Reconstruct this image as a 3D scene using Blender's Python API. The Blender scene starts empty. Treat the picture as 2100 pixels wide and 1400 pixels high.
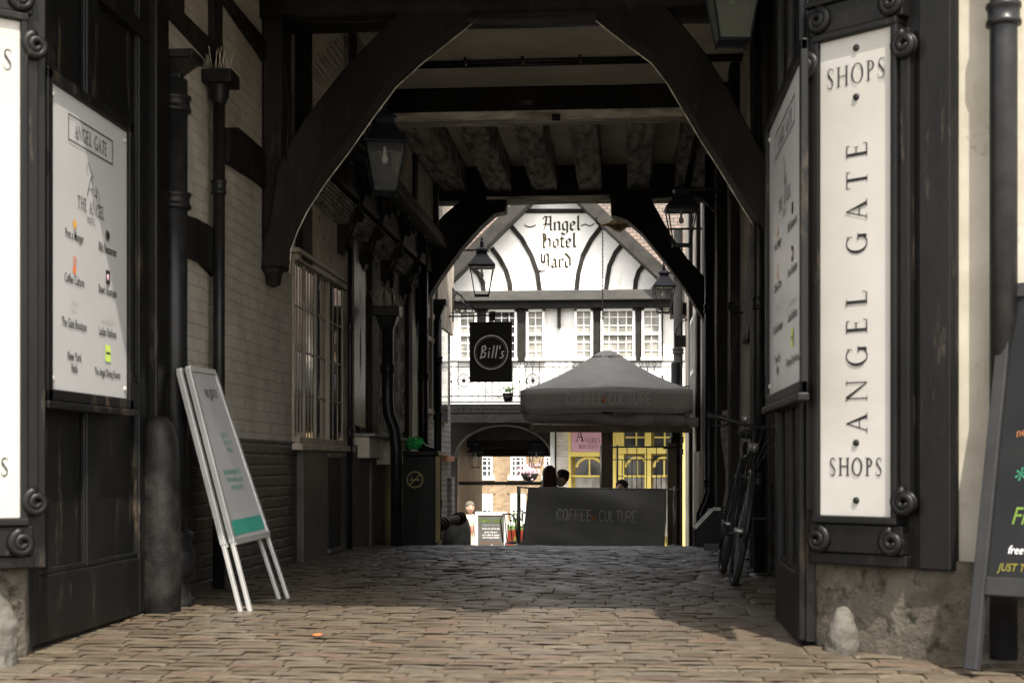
import bpy, bmesh, math, random
from mathutils import Vector, Matrix
random.seed(7)
S = bpy.context.scene
C = S.collection
R = math.radians
# ------------------------------------------------------------------ camera, sky, sun, exposure
H = 0.75                      # eye height
YAW = math.atan(233 / 2916.7)
cam = bpy.data.objects.new('camera', bpy.data.cameras.new('camera'))
C.objects.link(cam); S.camera = cam
cam.location = (0, 0, H)
cam.rotation_euler = (R(90), 0, YAW)
cam.data.lens = 50; cam.data.sensor_width = 36
cam.data.shift_y = 250 / 2100
cam.data.clip_end = 500
cam.data.dof.use_dof = True
cam.data.dof.focus_distance = 16
cam.data.dof.aperture_fstop = 4.6

SUN_EL, SUN_AZ = R(58), R(21)          # azimuth: from behind the camera, to its right
wd = bpy.data.worlds.new('World'); S.world = wd; wd.use_nodes = True
nt = wd.node_tree
sky = nt.nodes.new('ShaderNodeTexSky'); sky.sky_type = 'NISHITA'; sky.sun_disc = False
sky.sun_elevation = SUN_EL
sky.sun_rotation = math.pi - SUN_AZ
sky.dust_density = 2.0
hs_ = nt.nodes.new('ShaderNodeHueSaturation'); hs_.inputs['Saturation'].default_value = .35      # paler, less blue sky
nt.links.new(sky.outputs[0], hs_.inputs['Color'])
tn = nt.nodes.new('ShaderNodeMix'); tn.data_type = 'RGBA'; tn.blend_type = 'MULTIPLY'; tn.inputs[0].default_value = 1; tn.inputs[7].default_value = (1.06, 1.0, .92, 1)
nt.links.new(hs_.outputs[0], tn.inputs[6]); nt.links.new(tn.outputs[2], nt.nodes['Background'].inputs[0])
nt.nodes['Background'].inputs[1].default_value = 0.15
sl = bpy.data.lights.new('sun', 'SUN'); so = bpy.data.objects.new('sun', sl); C.objects.link(so)
sl.energy = 2.6; sl.angle = R(0.55); sl.color = (1.0, 0.93, 0.82)
sdir = Vector((-math.sin(SUN_AZ) * math.cos(SUN_EL), math.cos(SUN_AZ) * math.cos(SUN_EL), -math.sin(SUN_EL)))
so.rotation_euler = sdir.to_track_quat('-Z', 'Y').to_euler()
so.location = (5, -10, 20)
S.view_settings.view_transform = 'Standard'; S.view_settings.look = 'None'
S.view_settings.exposure = 2.15; S.view_settings.gamma = 1
S.cycles.max_bounces = 8; S.cycles.diffuse_bounces = 5; S.cycles.transparent_max_bounces = 16
S.cycles.use_denoising = True
S.cycles.sample_clamp_indirect = 6

# ------------------------------------------------------------------ measuring: photo pixel -> point on a world plane
sn, cs = math.sin(YAW), math.cos(YAW)
def ray(px, py):
    u = (px - 1050) / 2916.7; v = (950 - py) / 2916.7
    return (-sn + u * cs, cs + u * sn, v)
def PY(px, py, Y):
    r = ray(px, py); t = Y / r[1]; return Vector((t * r[0], Y, H + t * r[2]))
def PX(px, py, X):
    r = ray(px, py); t = X / r[0]; return Vector((X, t * r[1], H + t * r[2]))

# ------------------------------------------------------------------ materials
def base_mat(name):
    m = bpy.data.materials.new(name); m.use_nodes = True
    return m, m.node_tree, m.node_tree.nodes['Principled BSDF']
def ramp(t, fac, stops):
    r = t.nodes.new('ShaderNodeValToRGB'); e = r.color_ramp.elements
    while len(e) < len(stops): e.new(0.5)
    for i, (p, c) in enumerate(stops):
        e[i].position = p; e[i].color = (c[0], c[1], c[2], 1)
    t.links.new(fac, r.inputs[0]); return r.outputs[0]
def noise(t, vec, scale, detail=5, rough=.6):
    n = t.nodes.new('ShaderNodeTexNoise'); n.inputs['Scale'].default_value = scale
    n.inputs['Detail'].default_value = detail; n.inputs['Roughness'].default_value = rough
    t.links.new(vec, n.inputs['Vector']); return n.outputs['Fac']
def mapping(t, vec, sc):
    m = t.nodes.new('ShaderNodeMapping'); m.inputs['Scale'].default_value = sc
    t.links.new(vec, m.inputs['Vector']); return m.outputs[0]
def bump(t, b, h, strength, dist=0.01, chain=None):
    n = t.nodes.new('ShaderNodeBump'); n.inputs['Strength'].default_value = strength
    n.inputs['Distance'].default_value = dist; t.links.new(h, n.inputs['Height'])
    if chain: t.links.new(chain, n.inputs['Normal'])
    t.links.new(n.outputs[0], b.inputs['Normal']); return n.outputs[0]
def mix(t, f, a, b, mode='MIX'):
    n = t.nodes.new('ShaderNodeMix'); n.data_type = 'RGBA'; n.blend_type = mode
    if isinstance(f, (int, float)): n.inputs[0].default_value = f
    else: t.links.new(f, n.inputs[0])
    for i, x in ((6, a), (7, b)):
        if isinstance(x, tuple): n.inputs[i].default_value = (*x[:3], 1)
        else: t.links.new(x, n.inputs[i])
    return n.outputs[2]
def coords(t, world=False):
    if world: return t.nodes.new('ShaderNodeNewGeometry').outputs['Position']
    return t.nodes.new('ShaderNodeTexCoord').outputs['Object']
def mottled(name, c1, c2, scale=6, rough=.6, bs=.3, bscale=30, bd=.004, stretch=(1, 1, 1), spec=.5, metal=0, lo=.35, hi=.65, dirt=None):
    m, t, b = base_mat(name)
    v = mapping(t, coords(t), stretch)
    col = ramp(t, noise(t, v, scale), [(lo, c1), (hi, c2)])
    if dirt:
        d = ramp(t, noise(t, v, dirt[1], 8, .7), [(dirt[2], (0, 0, 0)), (dirt[2] + .12, (1, 1, 1))])
        col = mix(t, d, col, dirt[0])
    t.links.new(col, b.inputs['Base Color'])
    b.inputs['Roughness'].default_value = rough; b.inputs['Metallic'].default_value = metal
    b.inputs['Specular IOR Level'].default_value = spec * (.3 if rough > .2 else .7)
    if bs: bump(t, b, noise(t, v, bscale, 6, .65), bs, bd)
    return m
def brick(name, plane, c1, c2, mortar, bw=.225, bh=.075, ms=.012, rough=.8, bs=.6, dirtc=None, bd=.006, wob=.012):
    m, t, b = base_mat(name)
    g = coords(t); sp = t.nodes.new('ShaderNodeSeparateXYZ'); t.links.new(g, sp.inputs[0])
    cb = t.nodes.new('ShaderNodeCombineXYZ')
    t.links.new(sp.outputs[1 if plane == 'yz' else 0], cb.inputs[0]); t.links.new(sp.outputs[2], cb.inputs[1])
    nz = t.nodes.new('ShaderNodeTexNoise'); nz.inputs['Scale'].default_value = 7; t.links.new(g, nz.inputs['Vector'])
    sc = t.nodes.new('ShaderNodeVectorMath'); sc.operation = 'MULTIPLY_ADD'
    t.links.new(nz.outputs['Color'], sc.inputs[0]); sc.inputs[1].default_value = (wob, wob, 0); t.links.new(cb.outputs[0], sc.inputs[2])
    br = t.nodes.new('ShaderNodeTexBrick'); t.links.new(sc.outputs[0], br.inputs['Vector'])
    br.inputs['Scale'].default_value = 1; br.inputs['Brick Width'].default_value = bw
    br.inputs['Row Height'].default_value = bh; br.inputs['Mortar Size'].default_value = ms
    br.inputs['Mortar Smooth'].default_value = .6; br.inputs['Bias'].default_value = 0
    br.inputs['Color1'].default_value = (*c1, 1); br.inputs['Color2'].default_value = (*c2, 1); br.inputs['Mortar'].default_value = (*mortar, 1)
    n1 = noise(t, g, 3, 7, .65)
    col = mix(t, ramp(t, n1, [(.3, (.75, .75, .75)), (.7, (1.1, 1.1, 1.1))]), (0, 0, 0), br.outputs['Color'], 'MIX')
    mm = t.nodes.new('ShaderNodeMix'); mm.data_type = 'RGBA'; mm.blend_type = 'MULTIPLY'; mm.inputs[0].default_value = 1
    t.links.new(br.outputs['Color'], mm.inputs[6]); t.links.new(ramp(t, n1, [(.3, (.62, .6, .58)), (.7, (1.1, 1.1, 1.1))]), mm.inputs[7])
    col = mm.outputs[2]
    if dirtc:
        d = ramp(t, noise(t, g, 9, 8, .75), [(.52, (0, 0, 0)), (.66, (1, 1, 1))]); col = mix(t, d, col, dirtc)
    t.links.new(col, b.inputs['Base Color']); b.inputs['Roughness'].default_value = rough
    inv = t.nodes.new('ShaderNodeMath'); inv.operation = 'SUBTRACT'; inv.inputs[0].default_value = 1
    t.links.new(br.outputs['Fac'], inv.inputs[1])
    n = bump(t, b, inv.outputs[0], bs, bd)
    bump(t, b, noise(t, g, 40, 6, .7), bs * .8, bd * .6, n)
    return m
def glass(name, tint=(.9, .95, .95), gloss=.25, rough=.03, dusty=.08):
    m = bpy.data.materials.new(name); m.use_nodes = True; t = m.node_tree
    t.nodes.remove(t.nodes['Principled BSDF'])
    a = t.nodes.new('ShaderNodeBsdfTransparent'); a.inputs[0].default_value = (*tint, 1)
    g = t.nodes.new('ShaderNodeBsdfGlossy'); g.inputs['Roughness'].default_value = rough; g.inputs[0].default_value = (.9, .95, 1, 1)
    d = t.nodes.new('ShaderNodeBsdfDiffuse'); d.inputs[0].default_value = (.35, .36, .35, 1)
    m0 = t.nodes.new('ShaderNodeMixShader'); m0.inputs[0].default_value = dusty
    t.links.new(a.outputs[0], m0.inputs[1]); t.links.new(d.outputs[0], m0.inputs[2])
    mx = t.nodes.new('ShaderNodeMixShader'); mx.inputs[0].default_value = gloss * .06
    t.links.new(m0.outputs[0], mx.inputs[1]); t.links.new(g.outputs[0], mx.inputs[2])
    t.links.new(mx.outputs[0], t.nodes['Material Output'].inputs[0]); return m

M = {}
M['timber'] = mottled('black timber', (0.006942, 0.006312, 0.005681), (0.01767, 0.01578, 0.01388), 3, .62, .9, 14, .012, (1, 1, .35), .35, dirt=((0.03787, 0.03471, 0.03155), 7, .58))
M['timber_paint'] = mottled('black gloss paint', (0.002887, 0.002887, 0.002887), (0.0063, 0.006038, 0.005775), 5, .42, .5, 22, .004, (1, 1, .3), .5, dirt=((0.01312, 0.01182, 0.009975), 9, .62))
M['door_paint'] = mottled('black door paint', (0.00315, 0.003347, 0.003544), (0.0063, 0.0063, 0.0063), 4, .45, .35, 30, .003, (1, 1, .25), .5, dirt=((0.01772, 0.01477, 0.01083), 14, .66))
M['old_wood'] = mottled('bare old oak', (.10, .092, .084), (.46, .43, .40), 6, .9, 1, 22, .03, (2.4, .5, 1), .2, lo=.34, hi=.62, dirt=((.045, .042, .038), 7, .56))
M['strip'] = mottled('pale lit edge strip', (0.225, 0.2063, 0.1781), (0.75, 0.6938, 0.6), 2.5, .7, .3, 20, .004, (1, 3, 6), lo=.35, hi=.62)
M['plaster'] = mottled('dingy cream plaster', (0.31, 0.279, 0.2325), (0.5735, 0.5193, 0.434), 2.2, .85, .5, 9, .02, dirt=((0.1705, 0.1473, 0.1162), 5, .6))
M['ceil'] = mottled('ceiling plaster', (0.4828, 0.4499, 0.3841), (0.6583, 0.6145, 0.5267), 1.6, .85, .25, 12, .01, dirt=((0.3511, 0.3183, 0.2633), 3, .6))
M['brick_cream'] = brick('cream painted brick', 'yz', (.35, .328, .285), (.375, .35, .302), (.33, .308, .268), ms=.007, bs=.6, bd=.012, dirtc=(.30, .27, .22), wob=.035)
M['brick_black'] = brick('black painted brick', 'yz', (.016, .015, .014), (.045, .042, .04), (.022, .02, .018), rough=.42, bs=1, bd=.016, wob=.025)
M['render_dark'] = mottled('dark grey render', (0.04125, 0.0396, 0.03795), (0.09075, 0.0858, 0.0792), 3, .5, .5, 15, .008, dirt=((0.1815, 0.165, 0.1485), 5, .64))
M['brick_grey'] = brick('grey painted brick', 'yz', (.24, .235, .245), (.30, .29, .30), (.16, .155, .16), bs=.8, bd=.01)
M['brick_yellow'] = brick('yellow stock brick', 'xz', (.36, .26, .15), (.24, .165, .10), (.30, .25, .18), dirtc=(.17, .11, .07), wob=.004)
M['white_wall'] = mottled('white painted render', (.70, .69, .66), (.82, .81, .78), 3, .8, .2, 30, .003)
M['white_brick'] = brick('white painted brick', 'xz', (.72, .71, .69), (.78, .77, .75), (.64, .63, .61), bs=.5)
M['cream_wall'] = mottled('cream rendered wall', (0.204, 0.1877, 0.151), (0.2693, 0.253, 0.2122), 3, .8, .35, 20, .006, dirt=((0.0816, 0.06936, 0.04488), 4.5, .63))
def add_streaks(mat, colour, lo, hi, sc):
    t = mat.node_tree; b = t.nodes['Principled BSDF']; old = b.inputs['Base Color'].links[0].from_socket
    v = mapping(t, coords(t), sc); d = ramp(t, noise(t, v, 3.0, 9, .75), [(lo, (0, 0, 0)), (hi, (1, 1, 1))])
    t.links.new(mix(t, d, old, colour), b.inputs['Base Color'])
add_streaks(M['cream_wall'], (.16, .14, .08), .58, .70, (2.2, 2.2, .35))
add_streaks(M['door_paint'], (.045, .034, .022), .56, .66, (3, 3, .5))
add_streaks(M['timber_paint'], (.035, .028, .020), .58, .68, (4, 4, .6))
add_streaks(M['white_wall'], (.48, .46, .41), .60, .72, (1.2, 1.2, .25))
M['stone'] = mottled('rough stained stone', (0.0373, 0.03156, 0.02439), (0.08604, 0.07603, 0.06025), 5, .9, 1, 18, .03, dirt=((0.01435, 0.01435, 0.008604), 12, .53))
M['white_stone'] = mottled('limewashed stone', (0.05578, 0.05181, 0.04251), (0.085, 0.0797, 0.06909), 6, .85, .8, 18, .02, dirt=((0.02125, 0.01859, 0.01328), 9, .62))
M['grey_stone'] = mottled('grey stone', (.16, .165, .155), (.26, .265, .25), 6, .8, .6, 25, .01)
M['dark_stone'] = mottled('blackened stone', (0.004646, 0.004435, 0.004224), (0.01584, 0.01478, 0.01352), 9, .45, .9, 26, .015)
M['iron'] = mottled('black cast iron', (0.005712, 0.005712, 0.006188), (0.01238, 0.01238, 0.01285), 12, .36, .3, 40, .003, spec=.6, dirt=((0.03332, 0.0238, 0.01666), 20, .68))
M['iron_blue'] = mottled('blue black iron', (.022, .025, .035), (.035, .038, .05), 9, .4, .1, 40, .002)
M['fascia'] = mottled('grey weathered fascia', (0.045, 0.044, 0.041), (0.075, 0.0725, 0.0675), 4, .7, .3, 20, .004, (.4, 1, 1))
M['barge'] = mottled('dark grey bargeboard', (.028, .027, .025), (.045, .043, .040), 4, .9, .2, 20, .004, spec=.1)
M['tile'] = brick('old clay roof tiles', 'xz', (.13, .09, .07), (.085, .068, .056), (.035, .028, .024), bw=.18, bh=.1, bs=1, bd=.02)
M['enamel'] = mottled('white enamel panel', (0.272, 0.2638, 0.2432), (0.305, 0.2967, 0.2802), 3, .35, .08, 12, .002, spec=.4, dirt=((0.2061, 0.1813, 0.1483), 3.5, .66))
M['poster'] = mottled('white poster', (0.3024, 0.3024, 0.3024), (0.3239, 0.3239, 0.3239), 3, .35, 0, spec=.4)
M['ink'] = mottled('grey lettering', (0.0175, 0.0175, 0.01925), (0.0315, 0.0315, 0.0315), 20, .6, 0)
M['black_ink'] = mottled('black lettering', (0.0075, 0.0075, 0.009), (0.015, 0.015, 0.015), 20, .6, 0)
M['pale_ink'] = mottled('pale grey lettering', (.33, .33, .33), (.38, .38, .38), 20, .6, 0)
M['gold_ink'] = mottled('gilded black lettering', (.012, .010, .005), (.05, .036, .010), 30, .4, 0)
M['teal'] = mottled('teal print', (.03, .22, .17), (.04, .25, .19), 5, .5, 0)
M['aboard'] = mottled('white plastic board', (0.288, 0.288, 0.2952), (0.3168, 0.3168, 0.324), 3, .4, 0)
M['alu'] = mottled('aluminium frame', (0.336, 0.336, 0.328), (0.4, 0.4, 0.392), 5, .38, .1, 60, .001, metal=.5)
M['orange'] = mottled('orange print', (0.455, 0.126, 0.035), (0.49, 0.154, 0.049), 5, .6, 0)
M['red_print'] = mottled('dull red print', (.20, .05, .04), (.22, .06, .05), 5, .6, 0)
M['lime'] = mottled('lime print', (.38, .50, .10), (.40, .52, .12), 5, .6, 0)
M['gold'] = mottled('gold print', (.45, .25, .05), (.5, .28, .06), 5, .6, 0)
M['chalk'] = mottled('blackboard', (0.00432, 0.00468, 0.00504), (0.00792, 0.00792, 0.00792), 4, .4, .05, 10, .001)
M['chalk_grey'] = mottled('sunlit blackboard', (.085, .085, .08), (.11, .11, .105), 4, .6, 0)  # lit copy of the blackboard, sunlight put into the colour
M['chalk_green'] = mottled('green chalk', (0.081, 0.135, 0.0216), (0.0972, 0.1512, 0.0324), 30, .8, 0)
M['chalk_yellow'] = mottled('yellow chalk', (0.1485, 0.1296, 0.0135), (0.162, 0.1431, 0.027), 30, .8, 0)
M['chalk_white'] = mottled('white chalk', (.5, .5, .5), (.7, .7, .7), 30, .8, 0)
M['chalk_orange'] = mottled('orange chalk', (0.1925, 0.07, 0.028), (0.21, 0.0875, 0.035), 30, .8, 0)
M['chalk_teal'] = mottled('green chalk mark', (0.0175, 0.1225, 0.07), (0.0245, 0.14, 0.077), 30, .8, 0)
M['board_frame'] = mottled('grey painted frame', (0.0132, 0.0132, 0.01373), (0.0198, 0.0198, 0.02059), 8, .5, .2, 40, .002)
M['light_frame'] = mottled('pale board frame', (.5, .49, .47), (.6, .59, .56), 8, .6, .1, 40, .002)
M['canvas'] = mottled('grey canvas', (0.2959, 0.2889, 0.2853), (0.3656, 0.3586, 0.3481), 2, .9, .35, 5, .02)
M['canvas_dark'] = mottled('charcoal canvas', (0.2119, 0.2119, 0.2166), (0.292, 0.2873, 0.2826), 2, .85, .4, 4, .03)
M['piping'] = mottled('pale piping', (.3, .3, .3), (.36, .36, .36), 5, .8, 0)
M['steel'] = mottled('brushed steel', (.2, .2, .2), (.28, .28, .28), 9, .35, .1, 50, .001, metal=.7)
M['wood_post'] = mottled('grey brown wood', (.13, .10, .075), (.2, .16, .12), 6, .7, .4, 20, .004, (1, 1, .2))
M['pink'] = mottled('pink signboard', (.62, .36, .47), (.66, .40, .5), 3, .6, 0)
M['yellow'] = mottled('yellow shopfront paint', (.72, .58, .16), (.78, .64, .2), 3, .5, .1, 30, .001)
M['white_paint'] = mottled('white gloss paint', (.70, .70, .68), (.80, .80, .78), 5, .4, .1, 30, .001)
M['tan_paint'] = mottled('worn brown window paint', (.20, .175, .145), (.34, .30, .25), 6, .5, .3, 30, .003, (1, 1, .3))
M['pane'] = mottled('window glass', (.02, .022, .024), (.06, .062, .065), 3, .06, .06, 5, .01, spec=.9)
M['pane_dull'] = mottled('dull leaded glass', (.03, .03, .028), (.12, .11, .10), 9, .3, .3, 12, .01, (1, 1, .5))
M['pane_net'] = mottled('glass over net curtain', (.15, .145, .13), (.34, .33, .3), 6, .12, .04, 6, .01, (1, 1, .4), .8)
M['blind'] = mottled('white blind', (.6, .58, .54), (.66, .64, .6), 2, .7, 0)
M['glass'] = glass('lantern glass', (.985, .99, .99), .08, .03, .008)
M['glass_green'] = glass('greenish lantern glass', (.62, .78, .72), .32, .2, .35)
M['bulb'] = mottled('pale bulb glass', (.6, .6, .58), (.7, .7, .68), 5, .15, 0, spec=.8)
M['skin'] = mottled('skin', (.42, .24, .17), (.50, .30, .22), 8, .55, .1, 60, .001)
M['hair_brown'] = mottled('dark auburn hair', (.025, .012, .009), (.07, .035, .025), 20, .5, .8, 60, .006, (4, 4, .4))
M['hair_dark'] = mottled('dark curly hair', (.015, .011, .009), (.05, .035, .028), 30, .6, 1, 50, .01)
M['hair_grey'] = mottled('grey blond hair', (0.084, 0.072, 0.0528), (0.12, 0.1056, 0.084), 20, .6, .6, 50, .005)
M['navy'] = mottled('navy cloth', (.02, .022, .032), (.035, .037, .05), 8, .9, .3, 30, .003)
M['grey_cloth'] = mottled('grey cloth', (.10, .10, .11), (.15, .15, .16), 8, .9, .3, 30, .003)
M['cream_cloth'] = mottled('cream cloth', (0.42, 0.378, 0.28), (0.476, 0.42, 0.322), 8, .9, .3, 30, .003)
M['red_board'] = mottled('dark red paint', (.16, .025, .015), (.22, .04, .02), 8, .5, .1, 30, .002)
M['green_leaf'] = mottled('green leaves', (.04, .09, .02), (.09, .16, .04), 30, .6, .2, 40, .002)
M['bag_green'] = mottled('green plastic bag', (.02, .30, .06), (.05, .42, .12), 9, .3, .5, 25, .01)
M['dull_yellow'] = mottled('faded yellow sign paint', (.25, .22, .08), (.32, .28, .11), 12, .6, .1, 30, .001)
M['terracotta'] = mottled('terracotta brick', (.38, .17, .1), (.45, .22, .14), 9, .8, .4, 30, .004)
M['gilt'] = mottled('tarnished gilt', (0.06, 0.04, 0.0175), (0.225, 0.165, 0.075), 14, .45, .8, 30, .02, metal=.4)
M['tyre'] = mottled('black rubber', (.012, .012, .012), (.025, .024, .022), 12, .6, .5, 60, .003)
M['ground'] = mottled('earth and asphalt', (.046, .037, .026), (.066, .053, .036), 3, .9, .5, 20, .01)
M['yard'] = mottled('courtyard paving', (0.16, 0.15, 0.13), (0.24, 0.22, 0.19), 3, .85, .4, 12, .01)
M['plastic_grey'] = mottled('grey plastic', (.12, .12, .12), (.16, .16, .16), 8, .4, .2, 20, .004)

def cobble_mat():
    m, t, b = base_mat('worn stone setts')
    a = t.nodes.new('ShaderNodeAttribute'); a.attribute_name = 'tone'; a.attribute_type = 'GEOMETRY'
    g = coords(t)
    col = ramp(t, a.outputs['Fac'], [(0, (.052, .041, .029)), (.25, (.065, .053, .038)), (.45, (.078, .058, .043)), (.6, (.078, .066, .048)), (.8, (.064, .057, .046)), (1, (.094, .079, .057))])
    d = noise(t, g, 25, 7, .7)
    mm = t.nodes.new('ShaderNodeMix'); mm.data_type = 'RGBA'; mm.blend_type = 'MULTIPLY'; mm.inputs[0].default_value = 1
    t.links.new(col, mm.inputs[6]); t.links.new(ramp(t, d, [(.3, (.6, .58, .55)), (.7, (1.25, 1.2, 1.15))]), mm.inputs[7])
    t.links.new(mm.outputs[2], b.inputs['Base Color'])
    t.links.new(ramp(t, noise(t, g, 4), [(.3, (.30,) * 3), (.7, (.55,) * 3)]), b.inputs['Roughness'])
    bump(t, b, noise(t, g, 60, 7, .7), .7, .006)
    return m
M['sett'] = cobble_mat()

# ------------------------------------------------------------------ mesh helpers
class MB:
    def __init__(s): s.v = []; s.f = []; s.sm = []
    def add(s, vs, fs, smooth=False):
        n = len(s.v); s.v += [tuple(v) for v in vs]; s.f += [tuple(i + n for i in f) for f in fs]; s.sm += [smooth] * len(fs); return s
    def box(s, a, b, rot=None, piv=None):
        x0, y0, z0 = (min(a[i], b[i]) for i in range(3)); x1, y1, z1 = (max(a[i], b[i]) for i in range(3))
        vs = [Vector(p) for p in ((x0, y0, z0), (x1, y0, z0), (x1, y1, z0), (x0, y1, z0), (x0, y0, z1), (x1, y0, z1), (x1, y1, z1), (x0, y1, z1))]
        if rot is not None:
            p = Vector(piv) if piv is not None else sum(vs, Vector()) / 8
            vs = [p + rot @ (v - p) for v in vs]
        return s.add(vs, [(0, 3, 2, 1), (4, 5, 6, 7), (0, 1, 5, 4), (1, 2, 6, 5), (2, 3, 7, 6), (3, 0, 4, 7)])
    def bar(s, p, q, w, h, up=(0, 0, 1)):     # rectangular bar from p to q, w sideways, h along up
        p = Vector(p); q = Vector(q); d = (q - p).normalized(); up = Vector(up)
        sd = d.cross(up)
        if sd.length < 1e-4: sd = d.cross(Vector((0, 1, 0)))
        sd.normalize(); u = sd.cross(d).normalized()
        o = [(-1, -1), (1, -1), (1, 1), (-1, 1)]
        vs = [e + sd * (a * w / 2) + u * (b * h / 2) for e in (p, q) for a, b in o]
        return s.add(vs, [(3, 2, 1, 0), (4, 5, 6, 7), (0, 1, 5, 4), (1, 2, 6, 5), (2, 3, 7, 6), (3, 0, 4, 7)])
    def prism(s, pts, ext):                   # planar polygon extruded by vector
        pts = [Vector(p) for p in pts]; e = Vector(ext); n = len(pts)
        vs = pts + [p + e for p in pts]
        return s.add(vs, [tuple(range(n))[::-1], tuple(range(n, 2 * n))] + [(i, (i + 1) % n, n + (i + 1) % n, n + i) for i in range(n)])
    def tube(s, pts, r, seg=8, cap=True):
        pts = [Vector(p) for p in pts]; n = len(pts); rr = r if isinstance(r, (list, tuple)) else [r] * n
        vs = []; prev = None
        for i, p in enumerate(pts):
            d = (pts[min(i + 1, n - 1)] - pts[max(i - 1, 0)]).normalized()
            if prev is None:
                a = d.orthogonal().normalized()
            else:
                a = (prev - d * prev.dot(d)).normalized()
            prev = a; b = d.cross(a)
            for k in range(seg):
                t = 2 * math.pi * k / seg; vs.append(p + (a * math.cos(t) + b * math.sin(t)) * rr[i])
        fs = [(i * seg + k, i * seg + (k + 1) % seg, (i + 1) * seg + (k + 1) % seg, (i + 1) * seg + k) for i in range(n - 1) for k in range(seg)]
        if cap: fs += [tuple(range(seg))[::-1], tuple((n - 1) * seg + k for k in range(seg))]
        return s.add(vs, fs, True)
    def lathe(s, prof, c=(0, 0, 0), seg=20, axis='z', a0=0):
        vs = []; c = Vector(c)
        for r, h in prof:
            for k in range(seg):
                t = a0 + 2 * math.pi * k / seg; x, y = r * math.cos(t), r * math.sin(t)
                vs.append(c + (Vector((x, y, h)) if axis == 'z' else Vector((x, h, y)) if axis == 'y' else Vector((h, x, y))))
        n = len(prof)
        fs = [(i * seg + k, i * seg + (k + 1) % seg, (i + 1) * seg + (k + 1) % seg, (i + 1) * seg + k) for i in range(n - 1) for k in range(seg)]
        fs += [tuple(range(seg))[::-1], tuple((n - 1) * seg + k for k in range(seg))]
        return s.add(vs, fs, seg > 6)
    def ball(s, c, r, seg=14, rings=9):
        r = r if isinstance(r, (tuple, list)) else (r, r, r); c = Vector(c)
        vs = []
        for i in range(1, rings):
            a = math.pi * i / rings
            for k in range(seg):
                b = 2 * math.pi * k / seg
                vs.append(c + Vector((r[0] * math.sin(a) * math.cos(b), r[1] * math.sin(a) * math.sin(b), r[2] * math.cos(a))))
        n = len(vs); vs += [c + Vector((0, 0, r[2])), c - Vector((0, 0, r[2]))]
        fs = [(i * seg + k, i * seg + (k + 1) % seg, (i + 1) * seg + (k + 1) % seg, (i + 1) * seg + k) for i in range(rings - 2) for k in range(seg)]
        fs += [(n, (k + 1) % seg, k) for k in range(seg)] + [(n + 1, (rings - 2) * seg + k, (rings - 2) * seg + (k + 1) % seg) for k in range(seg)]
        return s.add(vs, fs, True)
    def grid(s, fn, nu, nv, smooth=True, thick=None):
        vs = [fn(i / nu, j / nv) for j in range(nv + 1) for i in range(nu + 1)]
        w = nu + 1
        return s.add(vs, [(j * w + i, j * w + i + 1, (j + 1) * w + i + 1, (j + 1) * w + i) for j in range(nv) for i in range(nu)], smooth)
    def build(s, name, mat, parent=None, world=True, bevel=0, rough=0, solid=0, subsurf=0):
        me = bpy.data.meshes.new(name); me.from_pydata(s.v, [], s.f); me.update()
        me.polygons.foreach_set('use_smooth', s.sm)
        bm = bmesh.new(); bm.from_mesh(me)
        if not solid: bmesh.ops.recalc_face_normals(bm, faces=bm.faces)
        bm.to_mesh(me); bm.free()
        me.materials.append(M[mat] if isinstance(mat, str) else mat)
        o = bpy.data.objects.new(name, me); C.objects.link(o)
        if parent is not None:
            o.parent = parent
            if world:
                r = parent
                off = Vector()
                while r is not None: off += r.location; r = r.parent
                o.location = -off
        if solid:
            m = o.modifiers.new('solid', 'SOLIDIFY'); m.thickness = solid
        if bevel:
            m = o.modifiers.new('bevel', 'BEVEL'); m.width = bevel; m.segments = 2; m.limit_method = 'ANGLE'; m.angle_limit = R(40)
        if rough:
            me.polygons.foreach_set('use_smooth', [True] * len(me.polygons))
            m = o.modifiers.new('sub', 'SUBSURF'); m.subdivision_type = 'SIMPLE'; m.levels = m.render_levels = 3
            tx = bpy.data.textures.get('rough') or bpy.data.textures.new('rough', 'CLOUDS'); tx.noise_scale = .22; tx.noise_depth = 3
            m = o.modifiers.new('rough', 'DISPLACE'); m.texture = tx; m.strength = rough; m.mid_level = .5; m.texture_coords = 'LOCAL'
        if subsurf:
            m = o.modifiers.new('sub', 'SUBSURF'); m.levels = m.render_levels = subsurf
        return o
def tag(o, label=None, cat=None, group=None, kind=None):
    if label: o['label'] = label
    if cat: o['category'] = cat
    if group: o['group'] = group
    if kind: o['kind'] = kind
    return o
def thing(name, label, cat, loc=(0, 0, 0), rz=0, group=None, tilt=0):
    o = bpy.data.objects.new(name, None); C.objects.link(o); o.empty_display_size = .1
    o.location = loc; o.rotation_euler = (tilt, 0, rz); return tag(o, label, cat, group)
def copy_tree(o, parent=None):
    c = o.copy(); C.objects.link(c); c.parent = parent
    for ch in list(o.children): copy_tree(ch, c)
    return c

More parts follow.
